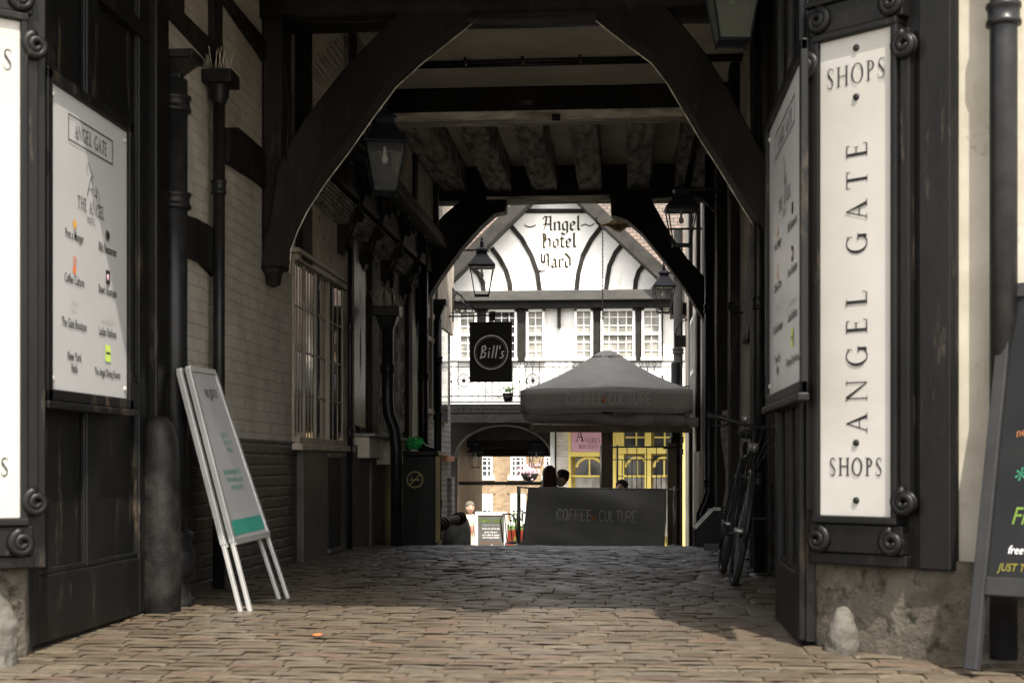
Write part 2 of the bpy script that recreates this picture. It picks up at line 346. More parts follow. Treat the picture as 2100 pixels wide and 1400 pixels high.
# ------------------------------------------------------------------ lettering
_z = [0]
def zj():
    _z[0] = (_z[0] + 1) % 23; return -_z[0] * 0.00012
def poly2(mb, pts, y):     # 2D polygon (x,z) on local plane y facing -y
    yy = y + zj(); mb.add([(p[0], yy, p[1]) for p in pts], [tuple(range(len(pts)))])
def stroke(mb, pts, w, y=0):
    for a, b in zip(pts, pts[1:]):
        dx, dz = b[0] - a[0], b[1] - a[1]; L = math.hypot(dx, dz) or 1e-6; nx, nz = -dz / L * w / 2, dx / L * w / 2
        ex, ez = dx / L * w * .35, dz / L * w * .35
        poly2(mb, [(a[0] - ex + nx, a[1] - ez + nz), (a[0] - ex - nx, a[1] - ez - nz), (b[0] + ex - nx, b[1] + ez - nz), (b[0] + ex + nx, b[1] + ez + nz)], y)
def nib(mb, pts, w, ang, y=0):
    nx, nz = math.cos(ang) * w / 2, math.sin(ang) * w / 2
    for a, b in zip(pts, pts[1:]):
        poly2(mb, [(a[0] - nx, a[1] - nz), (a[0] + nx, a[1] + nz), (b[0] + nx, b[1] + nz), (b[0] - nx, b[1] - nz)], y)
        # thin hairline so the joins never vanish
    stroke(mb, pts, w * .16, y)
def arc(mb, X, cx, cz, rx, rz, tx, tz, a0, a1, y):
    n = 16
    for i in range(n):
        a = R(a0 + (a1 - a0) * i / n); b = R(a0 + (a1 - a0) * (i + 1) / n)
        P = lambda q, k: (cx + (rx - tx * k) * math.cos(q), cz + (rz - tz * k) * math.sin(q))
        poly2(mb, [X(*P(a, 0)), X(*P(b, 0)), X(*P(b, 1)), X(*P(a, 1))], y)
def serif(mb, s, x0, z0, h, y=0, space=.12, sx=1.0, center=True, vert=False):
    """classical serif capitals; returns width"""
    T, t, sh, sw = (.125, .05, .035, .1) if h > .075 or y < -.3 else (.15, .085, .05, .1)
    W = {'A': .8, 'N': .85, 'G': .82, 'E': .6, 'L': .58, 'T': .7, 'S': .52, 'H': .85, 'O': .88, 'P': .58, 'B': .6, 'U': .8, 'I': .32, 'Q': .88, "'": .18, ' ': .45}
    tot = sum(W[c] + space for c in s) - space
    cx = -tot / 2 if center else 0
    for ch in s:
        if vert: X = lambda u, v, cx=cx: (x0 - v * h, z0 + (cx + u) * h * sx)      # text rising, read from the right
        else: X = lambda u, v, cx=cx: (x0 + (cx + u) * h * sx, z0 + v * h)
        def q(*p): poly2(mb, [X(*a) for a in p], y)
        def st(u0, u1=None, w=T, b=0, tt=1):       # upright stem with serifs
            q((u0, b), (u0 + w, b), (u0 + w, tt), (u0, tt))
            if b == 0: q((u0 - sw * .8, 0), (u0 + w + sw * .8, 0), (u0 + w + sw * .8, sh), (u0 - sw * .8, sh))
            if tt == 1: q((u0 - sw * .8, 1 - sh), (u0 + w + sw * .8, 1 - sh), (u0 + w + sw * .8, 1), (u0 - sw * .8, 1))
        if ch == 'A':
            q((.08, 0), (.08 + t, 0), (.42, .95), (.38, 1)); q((.36, 1), (.42, 1), (.78, 0), (.78 - T - .02, 0))
            q((.2, .34), (.62, .34), (.6, .34 + t), (.22, .34 + t)); q((-.02, 0), (.24, 0), (.24, sh), (-.02, sh)); q((.54, 0), (.86, 0), (.86, sh), (.54, sh))
        elif ch == 'N':
            st(.06, w=t); st(.72, w=t, b=.02); q((.02, 1), (.16, 1), (.77, 0), (.72, 0))
        elif ch in 'GO' or ch == 'Q':
            a0, a1 = (0, 360) if ch in 'OQ' else (48, 318)
            arc(mb, X, .44, .5, .43, .52, T, t, a0, a1, y)
            if ch == 'G': q((.68, .0), (.68 + T, .06), (.68 + T, .44), (.68, .44)); q((.56, .42), (.86, .42), (.86, .42 + sh), (.56, .42 + sh)); q((.68, .72), (.72, .72), (.74, .98), (.71, .98))
            if ch == 'Q': q((.4, .02), (.52, .02), (.95, -.2), (.8, -.22))
        elif ch == 'E':
            st(.08); q((.15, 0), (.55, 0), (.55, t), (.15, t)); q((.15, 1 - t), (.52, 1 - t), (.52, 1), (.15, 1)); q((.15, .5), (.44, .5), (.44, .5 + t), (.15, .5 + t))
            q((.55, 0), (.6, .2), (.57, .2), (.51, 0)); q((.48, 1), (.53, 1), (.53, .82), (.51, .82)); q((.42, .4), (.45, .4), (.45, .65), (.42, .65))
        elif ch == 'L':
            st(.08); q((.15, 0), (.55, 0), (.55, t), (.15, t)); q((.54, 0), (.6, .24), (.57, .24), (.5, 0))
        elif ch == 'T':
            st(.29, tt=.99); q((0, 1 - t), (.7, 1 - t), (.7, 1), (0, 1)); q((0, 1), (.04, 1), (.03, .8), (0, .8)); q((.66, 1), (.7, 1), (.7, .8), (.67, .8))
        elif ch == 'H':
            st(.08); st(.66); q((.15, .48), (.7, .48), (.7, .48 + t), (.15, .48 + t))
        elif ch == 'I': st(.1)
        elif ch == 'U':
            q((.08, .3), (.08 + T, .3), (.08 + T, 1), (.08, 1)); q((.68, .3), (.68 + t, .3), (.68 + t, 1), (.68, 1)); arc(mb, X, .405, .32, .325, .34, .08, t, 180, 360, y)
            q((0, 1 - sh), (.28, 1 - sh), (.28, 1), (0, 1)); q((.6, 1 - sh), (.8, 1 - sh), (.8, 1), (.6, 1))
        elif ch == 'P':
            st(.08); arc(mb, X, .2, .74, .36, .26, T, t, -90, 90, y)
        elif ch == 'B':
            st(.08); arc(mb, X, .2, .76, .32, .24, T, t, -90, 90, y); arc(mb, X, .2, .26, .38, .27, T, t, -90, 90, y)
        elif ch == 'S':
            arc(mb, X, .27, .75, .22, .26, .07, t, 50, 240, y); arc(mb, X, .25, .25, .23, .27, .07, t, -130, 60, y)
            q((.06, .68), (.14, .77), (.46, .36), (.38, .27)); q((.43, .78), (.46, .78), (.47, 1), (.44, 1)); q((.03, .02), (.06, .02), (.07, .24), (.04, .24))
        elif ch == "'": q((.04, .7), (.12, .7), (.14, 1), (.03, 1))
        cx += W[ch] + space
    return tot * h * sx
BL = {  # broad-nib blackletter strokes
 'A': [1.2, [(.0, 1.25), (.2, 1.6), (.5, 1.5), (.9, 1.6), (.9, .12), (1.1, .05)], [(.42, 1.45), (.36, .65), (.18, .15), (-.05, .1)], [(.12, .72), (.9, .72)]],
 'n': [.95, [(0, .85), (.16, .97), (.16, .08), (.32, .1)], [(.2, .78), (.5, 1), (.68, .85), (.68, .08), (.84, .1)]],
 'g': [.85, [(.62, .92), (.32, 1), (.12, .78), (.12, .22), (.36, .02), (.6, .2)], [(.6, 1.02), (.62, -.26), (.34, -.46), (.0, -.34), (.08, -.16)]],
 'e': [.78, [(.14, .5), (.58, .66), (.58, .85), (.36, 1), (.14, .8), (.14, .2), (.4, .0), (.66, .16)]],
 'l': [.5, [(.04, 1.5), (.2, 1.62), (.2, .12), (.4, .06)]],
 'o': [.8, [(.36, 1), (.12, .8), (.12, .2), (.36, 0), (.6, .2), (.6, .8), (.36, 1)]],
 't': [.6, [(.2, 1.22), (.2, .14), (.5, .04)], [(-.04, 1.0), (.5, 1.0)]],
 'r': [.7, [(0, .85), (.16, .97), (.16, .08), (.32, .1)], [(.2, .78), (.44, 1), (.6, .86)]],
 'd': [.8, [(.05, 1.6), (.35, 1.35), (.62, 1.0), (.64, .2), (.36, 0), (.12, .2), (.12, .75), (.4, .95)]],
 'a': [.85, [(.1, .82), (.34, 1), (.56, .82), (.56, .15), (.76, .06)], [(.56, .55), (.2, .44), (.14, .16), (.34, 0), (.56, .2)]],
 'H': [1.2, [(-.1, 1.3), (.1, 1.6), (.4, 1.45), (.62, 1.62)], [(.2, 1.5), (.2, .08), (.38, .02)], [(.42, 1.4), (.42, .75)], [(.25, .85), (.7, 1.08), (.9, .85), (.9, .15), (.62, -.2), (.45, -.28)]],
 'Y': [1.15, [(-.05, 1.4), (.15, 1.6), (.15, .75), (.42, .55), (.8, .75)], [(.7, 1.6), (.9, 1.4), (.9, .15), (.5, -.35), (.0, -.4), (-.2, -.25)], [(.48, 1.5), (.48, .6)]],
}
def blackletter(mb, s, cx, z, h, y):
    tot = sum(BL[c][0] for c in s) * h; x = cx - tot / 2
    for c in s:
        for p in BL[c][1:]:
            nib(mb, [(x + a * h, z + b * h) for a, b in p], .27 * h, R(38), y)
        x += BL[c][0] * h
ML = {'C': [[(.9, .85), (.7, 1), (.3, 1), (.1, .8), (.1, .2), (.3, 0), (.7, 0), (.9, .15)]], 'O': [[(.3, 0), (.1, .2), (.1, .8), (.3, 1), (.7, 1), (.9, .8), (.9, .2), (.7, 0), (.3, 0)]],
 'F': [[(.1, 0), (.1, 1), (.85, 1)], [(.1, .5), (.75, .5)]], 'E': [[(.85, 0), (.1, 0), (.1, 1), (.85, 1)], [(.1, .5), (.75, .5)]], 'U': [[(.1, 1), (.1, .2), (.3, 0), (.7, 0), (.9, .2), (.9, 1)]],
 'L': [[(.1, 1), (.1, 0), (.8, 0)]], 'T': [[(.5, 0), (.5, 1)], [(0, 1), (1, 1)]], 'R': [[(.1, 0), (.1, 1), (.7, 1), (.9, .85), (.9, .65), (.7, .5), (.1, .5)], [(.5, .5), (.9, 0)]],
 'B': [[(.1, -.05), (.15, 1), (.55, 1.05), (.7, .8), (.2, .55), (.75, .4), (.65, .08), (0, 0)]], 'i': [[(.2, .55), (.2, 0)], [(.2, .78), (.22, .84)]], 'l': [[(.3, 1.05), (.2, 0)]], "'": [[(.2, 1.05), (.15, .8)]],
 's': [[(.5, .55), (.2, .5), (.25, .3), (.5, .2), (.35, 0), (0, -.02)]]}
def mono(mb, s, x, z, w, h, lw, y, gap=.3, adv=None, warp=None):
    """thin single-line capitals; returns the x after the last letter"""
    for c in s:
        for p in ML[c]:
            q = [(x + a * w, z + b * h) for a, b in p]
            if warp: q = [warp(*k) for k in q]
            stroke(mb, q, lw, y)
        x += (adv[c] if adv else 1) * w + gap * w
    return x
def words(name, s, x, z, size, mat, parent, y=0, sx=1.0, align='CENTER', shear=0.0, rot=0.0, fat=0.0):
    """built-in font text on local plane y (x right, z up, facing -y)"""
    cu = bpy.data.curves.new(name, 'FONT'); cu.body = s; cu.size = size; cu.align_x = align; cu.shear = shear
    cu.resolution_u = 2; cu.offset = fat
    tmp = bpy.data.objects.new('tmp', cu); C.objects.link(tmp)
    bpy.context.view_layer.update()
    me = bpy.data.meshes.new_from_object(tmp.evaluated_get(bpy.context.evaluated_depsgraph_get()))
    bpy.data.objects.remove(tmp)
    me.transform(Matrix.Translation((x, y, z)) @ Matrix.Rotation(rot, 4, 'Y') @ Matrix.Diagonal((sx, 1, 1, 1)) @ Matrix.Rotation(R(90), 4, 'X'))
    me.materials.clear(); me.materials.append(M[mat]); me.name = name
    o = bpy.data.objects.new(name, me); C.objects.link(o); o.parent = parent
    return o

# ================================================================== GROUND
GP = [(-10, -.06), (4, -.05), (6, -.035), (8.5, -.0), (11, .0), (12.6, -.01), (14, -.07), (17, -.25), (18.6, -.345), (20.5, -.72), (24, -1.30), (28, -1.75), (200, -1.75)]
def gz(y):
    for (a, za), (b, zb) in zip(GP, GP[1:]):
        if y <= b:
            t = (y - a) / (b - a); return za + (zb - za) * t
    return GP[-1][1]
mb = MB()
ys = [-12, 0, 4, 5, 6, 7, 8, 8.5, 9.5, 11, 12, 12.6, 13.3, 14, 15, 16, 17, 18, 18.6, 19.5, 20.5, 22, 24, 28, 30, 40, 60, 200]
xs = [-150, -40, -10, -2.6, 1.2, 10, 40, 150]
for y in ys:
    for x in xs: mb.v.append((x, y, gz(y) + .001))
for j in range(len(ys) - 1):
    for i in range(len(xs) - 1):
        a = j * len(xs) + i; mb.f.append((a, a + 1, a + 1 + len(xs), a + len(xs))); mb.sm.append(False)
tag(mb.build('ground', 'ground'), kind='structure')

def setts(name, rows):
    """rows: (y0, y1, xa, xb, wmin, wmax)"""
    vs = []; fs = []; tone = []
    NU, NV = 6, 4
    for (y0, y1, xa, xb, wa, wb) in rows:
        x = xa - random.uniform(0, wb)
        while x < xb:
            w = random.uniform(wa, wb); g = .004
            dh = random.gauss(0, .0026); tx = random.gauss(0, .035); ty = random.gauss(0, .045); tn = random.random()
            cx, cy = x + w / 2, (y0 + y1) / 2; jy = random.uniform(-.006, .006); hw, hh = w / 2 - g, (y1 - y0) / 2 - g
            sk = random.gauss(0, .006); fl = min(1, max(.4, (cy - 6.3) / 3)); dh *= fl; tx *= fl; ty *= fl
            n0 = len(vs)
            for j in range(NV + 1):
                for i in range(NU + 1):
                    u = -1 + 2 * i / NU; v = -1 + 2 * j / NV
                    # superellipse rounding
                    uu = math.copysign(abs(u) ** .7, u); vv = math.copysign(abs(v) ** .7, v)
                    rr = max(0, abs(uu) ** 4 + abs(vv) ** 4)
                    px = cx + uu * hw * (1 - .03 * abs(vv) ** 3); py = cy + jy + vv * hh * (1 - .06 * abs(uu) ** 4) + sk * uu
                    z = gz(py) + .008 + dh + tx * uu * hw + ty * vv * hh - .0048 * min(rr, 2) ** 1.6 * fl
                    vs.append((px, py, z))
            for j in range(NV):
                for i in range(NU):
                    a = n0 + j * (NU + 1) + i; fs.append((a, a + 1, a + NU + 2, a + NU + 1)); tone.append(tn)
            x += w
    me = bpy.data.meshes.new(name); me.from_pydata(vs, [], fs)
    at = me.attributes.new('tone', 'FLOAT', 'FACE'); at.data.foreach_set('value', tone)
    me.polygons.foreach_set('use_smooth', [True] * len(fs)); me.materials.append(M['sett'])
    o = bpy.data.objects.new(name, me); C.objects.link(o); tag(o, kind='structure'); return o
rows = []; y = 4.1
while y < 21.5:
    h = random.uniform(.08, .12)
    if y < 5.9: rows.append((y, y + h, -4.2, 4.2, .14, .27))
    else: rows.append((y, y + h, -2.75, .55 if y < 17.5 else 1.1, .14, .26))
    y += h
setts('cobbles', rows)
rows = []; y = 5.9
while y < 17.6:
    h = random.uniform(.22, .30); rows.append((y, y + h, .58, 1.1, .15, .19)); y += h
o = setts('gutter', rows)
# courtyard paving, beyond the crest
mb = MB()
for i, (a, b) in enumerate(zip([21.5, 24, 28, 30, 36, 44], [24, 28, 30, 36, 44, 60])):
    mb.add([(-12, a, gz(a) + .004), (10, a, gz(a) + .004), (10, b, gz(b) + .004), (-12, b, gz(b) + .004)], [(0, 1, 2, 3)])
tag(mb.build('courtyard', 'yard'), kind='structure')
# the unseen street under the camera: pale stone paving, added to bounce light inward
mb = MB()
for a, b in ((-12, 0), (0, 4), (4, 4.12)): mb.add([(-30, a, gz(a) + .006), (30, a, gz(a) + .006), (30, b, gz(b) + .006), (-30, b, gz(b) + .006)], [(0, 1, 2, 3)])
tag(mb.build('added_unseen_road', mottled('added pale bounce paving', (.26, .24, .20), (.36, .33, .28), 3, .85, .3, 20, .004)), kind='structure')
# metal cover plates set in the setts
for (px, py, w, d, lb) in ((965, 1370, .36, .10, 'small oval patterned metal plate set in the sunlit setts'), (1285, 1398, .5, .12, 'dark rectangular metal grate at the bottom edge of the sunlit setts')):
    r = ray(px, py); t = (-.07 - H) / r[2]; c = Vector((t * r[0], t * r[1], -.052))
    rt = thing('drain_cover', lb, 'drain cover', c)
    MB().lathe([(w / 2, 0), (w / 2, .012), (w / 2 - .01, .016), (.001, .016)], (0, 0, -.01), 24).build('cover', 'iron', rt, False).scale = (1, d / w, 1)
    mb = MB()
    for k in range(9): mb.box((-w * .4 + k * w * .1 - .008, -d * .3, .004), (-w * .4 + k * w * .1 + .008, d * .3, .012))
    mb.build('rib', 'iron_blue', rt, False)

rt = thing('paper_scrap', 'tiny orange scrap lying on the sunlit setts at lower left', 'litter', (-1.36, 6.2, -.02))
MB().prism([(-.018, -.006, .012), (.014, -.012, .012), (.02, .012, .016), (-.01, .014, .014)], (0, 0, .003)).build('scrap', 'orange', rt, False)
# ================================================================== PASSAGE WALLS
XL, XR = -2.5, 1.0
def polyx(pts, X, ext, mb=None):
    mb = mb or MB(); return mb.prism([PX(a, b, X) for a, b in pts], ext)
def polyy(pts, Y, ext, mb=None):
    mb = mb or MB(); return mb.prism([PY(a, b, Y) for a, b in pts], ext)
lw = thing('passage_wall', 'long left wall of cream painted brick above a black plinth with timber braces', 'wall', (XL, 7, 0))
mb = MB().box((XL - .25, 5.9, .91), (XL, 10.62, 5.2)); mb.build('brick_wall', 'brick_cream', lw)
mb = MB().box((XL - .25, 5.9, -.3), (XL + .02, 10.60, .915)); mb.build('brick_plinth', 'brick_black', lw, rough=.0)
# around the first window
yw0, yw1 = PX(600, 700, XL).y, PX(700, 700, XL).y
MB().box((XL - .25, 10.62, 2.36), (XL, 17.0, 5.2)).build('upper_wall', 'plaster', lw)
MB().box((XL - .25, yw1 + .10, .93), (XL, 13.05, 2.36)).build('plaster_pier', 'plaster', lw)
MB().box((XL - .25, 10.62, -.3), (XL + .07, yw1 + .12, .86)).build('rendered_base', 'render_dark', lw, bevel=.01)
MB().box((XL - .25, yw1 + .14, -.35), (XL + .03, 13.6, .92)).build('rendered_base', 'render_dark', lw, bevel=.01)
MB().box((XL - .25, 13.62, -.4), (XL + .05, 17.0, .92)).build('rendered_base', 'render_dark', lw, bevel=.01)
MB().box((XL - .25, 14.1, .93), (XL, 17.0, 2.36)).build('plaster_pier', 'plaster', lw)
# ledges, downstand blocks
mb = MB(); mb.box((XL, 13.0, .80), (XL + .14, 13.75, 1.0)); mb.box((XL, 13.9, .74), (XL + .18, 14.9, .98)); mb.build('stone_ledge', 'plaster', lw, bevel=.01)
mb = MB(); mb.box((XL, 12.95, 1.0), (XL + .2, 13.8, 1.03)); mb.box((XL, 13.85, .98), (XL + .22, 14.95, 1.02)); mb.build('ledge_cap', 'grey_stone', lw, bevel=.005)
# hatch
ya, yb = PX(673, 1000, XL + .07).y, PX(697, 1000, XL + .07).y
ht = MB().box((XL + .065, ya, .05), (XL + .078, yb, .80)).build('hatch', 'black_ink', lw)
mb = MB(); mb.box((XL + .07, ya - .04, .80), (XL + .10, yb + .12, .84)); mb.box((XL + .07, ya - .03, .02), (XL + .1, yb + .05, .05)); mb.build('hatch_frame', 'render_dark', lw)
# timber framing on the near part of the wall, seen in the photograph above the pipes
e = (.035, 0, 0)
polyx([(425, -60), (446, -60), (446, 205), (428, 205)], XL, e).build('stud', 'timber', lw, rough=.012)
for p in ([(290, -20), (318, -20), (445, 105), (432, 135)], [(445, -5), (462, -5), (545, 95), (545, 140)],
          [(458, 262), (478, 262), (560, 330), (560, 408), (520, 372), (455, 332)], [(366, 440), (392, 448), (432, 470), (432, 568), (404, 538), (366, 520)], [(338, -60), (366, -60), (366, 52), (338, 22)]):
    polyx(p, XL, e).build('brace', 'timber', lw, rough=.012)
# jetty with a carved and moulded bressummer
mb = MB(); z0 = 2.74
for k in range(6):
    mb.box((XL, 10.7, z0 + .10 + k * .027), (XL + .10 + .014 * k, 16.7, z0 + .10 + k * .027 + .016))
mb.box((XL, 10.7, z0 + .09), (XL + .09, 16.7, z0 + .27)); mb.build('moulding', 'old_wood', lw, bevel=.004)
MB().box((XL, 11.0, z0 + .272), (XL + .22, 16.7, z0 + .50)).build('jetty_beam', 'timber', lw, rough=.03)
for k, yk in enumerate((12.2, 13.2, 14.4, 15.6)):
    mb = MB()
    pr = [(0, 2.58), (.06, 2.56), (.10, 2.64), (.14, 2.72), (.16, 2.8), (.22, 2.88), (.26, 3.0), (.34, 3.1), (.38, 3.28), (0, 3.28)]
    mb.prism([(XL + a * .75, yk, b) for a, b in pr], (0, .13, 0))
    mb.ball((XL + .10, yk + .065, 2.68), (.04, .07, .05), 8, 6); mb.ball((XL + .19, yk + .065, 2.9), (.04, .075, .05), 8, 6); mb.ball((XL + .28, yk + .065, 3.14), (.04, .075, .07), 8, 6)
    mb.tube([(XL + .08, yk - .01, 2.62), (XL + .15, yk - .02, 2.8), (XL + .22, yk - .02, 3.0), (XL + .30, yk - .01, 3.24)], .014, 6)
    mb.build('carved_bracket', 'timber', lw)
mb = MB()
for k in range(14): mb.box((XL + .22, 11.1 + k * .4, 3.22), (XL + .25, 11.3 + k * .4, 3.34))
mb.box((XL, 11.0, 3.28), (XL + .4, 16.7, 3.40)); mb.build('jetty_sill', 'timber', lw, bevel=.01)
MB().box((XL, 11.0, 3.40), (XL + .3, 16.7, 4.3)).build('jetty_panel', 'plaster', lw)
for yk in (11.2, 12.9, 14.6, 16.2): MB().box((XL + .3, yk, 3.4), (XL + .33, yk + .18, 4.28)).build('jetty_stud', 'timber', lw, rough=.015)
polyx([(722, 485), (745, 500), (745, 878), (722, 870)], XL + .02, (.02, 0, 0)).build('leaded_panel', 'pane_dull', lw)
MB().box((XL, 13.05, .93), (XL + .04, 13.12, 2.74)).build('post', 'timber', lw, rough=.01)
MB().box((XL, 13.62, .93), (XL + .05, 14.0, 2.74)).build('post', 'timber', lw, rough=.02)
MB().box((XL, 14.95, .93), (XL + .04, 15.1, 2.74)).build('post', 'timber', lw, rough=.02)
MB().box((XL, 15.9, -.3), (XL + .06, 16.2, 2.74)).build('post', 'timber', lw, rough=.02)
MB().box((XL, 14.3, 1.1), (XL + .03, 14.9, 2.6)).build('shutter', 'old_wood', lw)
MB().box((XL, 15.3, 1.1), (XL + .03, 15.8, 2.6)).build('shutter', 'old_wood', lw)

# leaded window in the left wall
wn = thing('mullioned_window', 'brown framed leaded window with tall panes in the left passage wall', 'window', (XL, (yw0 + yw1) / 2, .88))
X0 = XL + .015
mb = MB()
zt, zb = 2.28, .95
mb.box((XL - .12, yw0 - .02, zt), (XL + .05, yw1 + .06, zt + .05)); mb.box((XL - .12, yw0 - .02, zb - .05), (XL + .06, yw1 + .04, zb))
mull = [yw0, PX(622, 700, XL).y, PX(645, 700, XL).y, PX(672, 700, XL).y, yw1]
for i, yk in enumerate(mull): mb.box((XL - .05, yk - .018, zb), (XL + .018, yk + .018, zt))
mb.build('frame', 'tan_paint', wn, bevel=.006)
MB().box((XL - .1, yw0 - .08, zt + .05), (XL + .07, yw1 + .12, zt + .085)).build('lintel', 'tan_paint', wn, bevel=.005)
MB().box((XL - .1, yw0 - .1, zb - .10), (XL + .10, yw1 + .14, zb - .05)).build('sill', 'tan_paint', wn, bevel=.008)
for i in range(4):
    a, b = mull[i] + .024, mull[i + 1] - .024
    rot = Matrix.Rotation(R(random.uniform(-1.2, 1.2) + (6 if i == 2 else 0)), 3, 'Z')
    pn = MB().box((XL - .005, a, zb), (XL + .003, b, zt), rot).build('pane', 'pane', wn)
    mb = MB()
    for k in range(1, 4): mb.box((XL - .0, a, zb + (zt - zb) * k / 4 - .006), (XL + .009, b, zb + (zt - zb) * k / 4 + .006), rot, (XL - .025, (a + b) / 2, 1.6))
    for k in range(1, 3): mb.box((XL + .002, a + (b - a) * k / 3 - .004, zb), (XL + .008, a + (b - a) * k / 3 + .004, zt), rot, (XL - .025, (a + b) / 2, 1.6))
    mb.box((XL - .005, a, zb), (XL + .011, a + .012, zt)); mb.box((XL - .005, b - .012, zb), (XL + .011, b, zt))
    o = mb.build('lead', 'tan_paint', None); o.parent = pn; o.location = (0, 0, 0)
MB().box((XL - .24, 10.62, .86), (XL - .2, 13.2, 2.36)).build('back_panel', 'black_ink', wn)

# right wall
rw = thing('passage_wall', 'long right wall of worn cream plaster with black posts beside the bicycle', 'wall', (XR, 7, 0))
MB().box((XR, 6.2, -.35), (XR + .25, 17.2, 5.2)).build('plaster_wall', 'plaster', rw)
MB().box((XR - .03, 6.3, -.35), (XR, 13.4, .62)).build('plinth', 'brick_black', rw)
for (a, b, w) in ((10.0, 10.45, .10), (12.6, 12.9, .08), (14.15, 14.5, .10), (15.6, 16.2, .1)):
    MB().box((XR - w, a, -.3), (XR, b, 4.3)).build('post', 'timber', rw, rough=.025)
polyx([(1575, 480), (1558, 520), (1556, 620), (1540, 700), (1530, 705), (1533, 600), (1545, 480)], XR - .004, (-.03, 0, 0)).build('brace', 'timber', rw, rough=.01)
MB().box((XR - .05, 9.0, 1.9), (XR, 10.0, 4.3)).build('dark_panel', 'timber', rw, rough=.02)
mb = MB().grid(lambda u, v: Vector((XR - .02 - .07 * (1 - abs(2 * u - 1) ** 3) * (.6 + .4 * math.sin(9 * v)), 13.3 + u * .8, -.1 + v * 1.35)), 8, 14)
mb.build('worn_brick_pier', brick('worn pier brick', 'yz', (.42, .37, .33), (.25, .21, .18), (.30, .27, .23), bs=1, bd=.02, dirtc=(.06, .05, .045)), rw)
mb = MB().tube([(XR, 12.1, 2.02), (XR - .10, 12.1, 2.02), (XR - .13, 12.1, 2.05), (XR - .13, 12.1, 2.10), (XR - .10, 12.1, 2.13), (XR - .08, 12.1, 2.10)], .009, 6)
mb.build('wall_hook', 'iron', rw)

# ================================================================== TIMBER ARCHES
def bird_spikes(mb, pts, n, L=.11, nrm=(0, 0, 1), fan=.5):
    pts = [Vector(p) for p in pts]
    for k in range(n):
        t = (k + .5) / n * (len(pts) - 1); i = min(int(t), len(pts) - 2); p = pts[i].lerp(pts[i + 1], t - i)
        d = (Vector(nrm) + Vector((random.uniform(-fan, fan), random.uniform(-fan, fan), 0))).normalized()
        mb.tube([p, p + d * L * random.uniform(.8, 1.1)], .0022, 3, False)
Y1 = 9.62
a1 = thing('timber_arch', 'nearer black timber arch with large curved braces at the passage ceiling', 'timber arch', (-.8, Y1, 0), group='black timber arches over the passage')
z = PY(700, 36, Y1).z
MB().box((XL + .0, Y1 - .05, z), (XR + .1, Y1 + .35, z + .5)).build('beam', 'timber', a1, rough=.05)
p = PY(538, 60, Y1); q = PY(577, 60, Y1)
MB().box((p.x, Y1, PY(540, 520, Y1).z), (q.x, Y1 + .3, z + .1)).build('post', 'timber', a1, rough=.03)
LB = [(575, 548), (578, 500), (592, 462), (612, 420), (650, 362), (700, 296), (752, 222), (800, 158), (850, 112), (900, 72), (965, 20), (822, 20), (790, 52), (744, 98), (700, 146), (660, 196), (624, 244), (590, 300), (566, 345), (560, 400), (550, 460), (540, 500), (536, 545)]
o = polyy(LB, Y1 - .04, (0, .26, 0)).build('brace', 'timber', a1, bevel=.012)
mb = MB(); bird_spikes(mb, [PY(a, b, Y1 + .05) for a, b in [(620, 246), (660, 194), (700, 144), (744, 96), (785, 58)]], 46, .2, (-.6, 0, .8), .12)
mb.build('bird_spikes', 'iron', o)
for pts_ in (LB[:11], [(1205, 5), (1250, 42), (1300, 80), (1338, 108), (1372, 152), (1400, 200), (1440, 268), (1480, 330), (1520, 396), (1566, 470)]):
    MB().tube([PY(a, b, Y1 - .04) + Vector((0, .265, 0)) for a, b in pts_], .005, 5).build('lit_edge', 'strip', a1)  # pale strip standing in for the sunlit rim of the braces
MB().lathe([(.01, -.14), (.05, -.12), (.06, -.05), (.11, 0)], (PY(556, 545, Y1).x, Y1 + .07, PY(556, 545, Y1).z), 10).build('pendant_foot', 'timber', a1)
RB = [(1205, 5), (1250, 42), (1300, 80), (1338, 108), (1372, 152), (1400, 200), (1440, 268), (1480, 330), (1520, 396), (1566, 470), (1640, 600), (1640, 420), (1575, 330), (1530, 250), (1492, 180), (1450, 112), (1400, 50), (1360, 5)]
polyy(RB, Y1 - .04, (0, .26, 0)).build('brace', 'timber', a1, bevel=.012)
polyy([(1560, -40), (1640, -40), (1640, 1290), (1575, 1200)], Y1 + .02, (0, .24, 0)).build('post', 'timber', a1, bevel=.01)
Y2 = 16.9
a2 = thing('timber_arch', 'farther black timber arch framing the sunny courtyard', 'timber arch', (-.8, Y2, 0), group='black timber arches over the passage')
z2 = PY(1100, 411, Y2).z
MB().box((XL, Y2 - .1, z2), (XR + .2, Y2 + .3, z2 + .42)).build('beam', 'timber', a2, rough=.05)
LB2 = [(955, 402), (910, 440), (880, 474), (855, 505), (838, 540), (826, 600), (832, 672), (853, 672), (876, 612), (903, 568), (946, 508), (986, 463), (1014, 438), (1036, 433), (1040, 402)]
polyy(LB2, Y2 - .06, (0, .26, 0)).build('brace', 'timber', a2, bevel=.01)
RB2 = [(1252, 402), (1253, 440), (1285, 450), (1318, 479), (1364, 535), (1404, 590), (1449, 664), (1485, 668), (1480, 600), (1444, 566), (1410, 530), (1375, 480), (1332, 402)]
polyy(RB2, Y2 - .06, (0, .26, 0)).build('brace', 'timber', a2, bevel=.01)
polyy([(800, 395), (850, 395), (854, 700), (848, 1150), (800, 1150)], Y2 - .02, (0, .24, 0)).build('post', 'timber', a2, rough=.02)
polyy([(1444, 395), (1500, 395), (1500, 1160), (1446, 1150)], Y2 - .02, (0, .24, 0)).build('post', 'timber', a2, rough=.02)
MB().box((PY(1000, 400, Y2).x, Y2 - .12, z2 - .005), (PY(1250, 400, Y2).x, Y2 - .10, z2 + .03)).build('pale_edging', 'strip', a2)
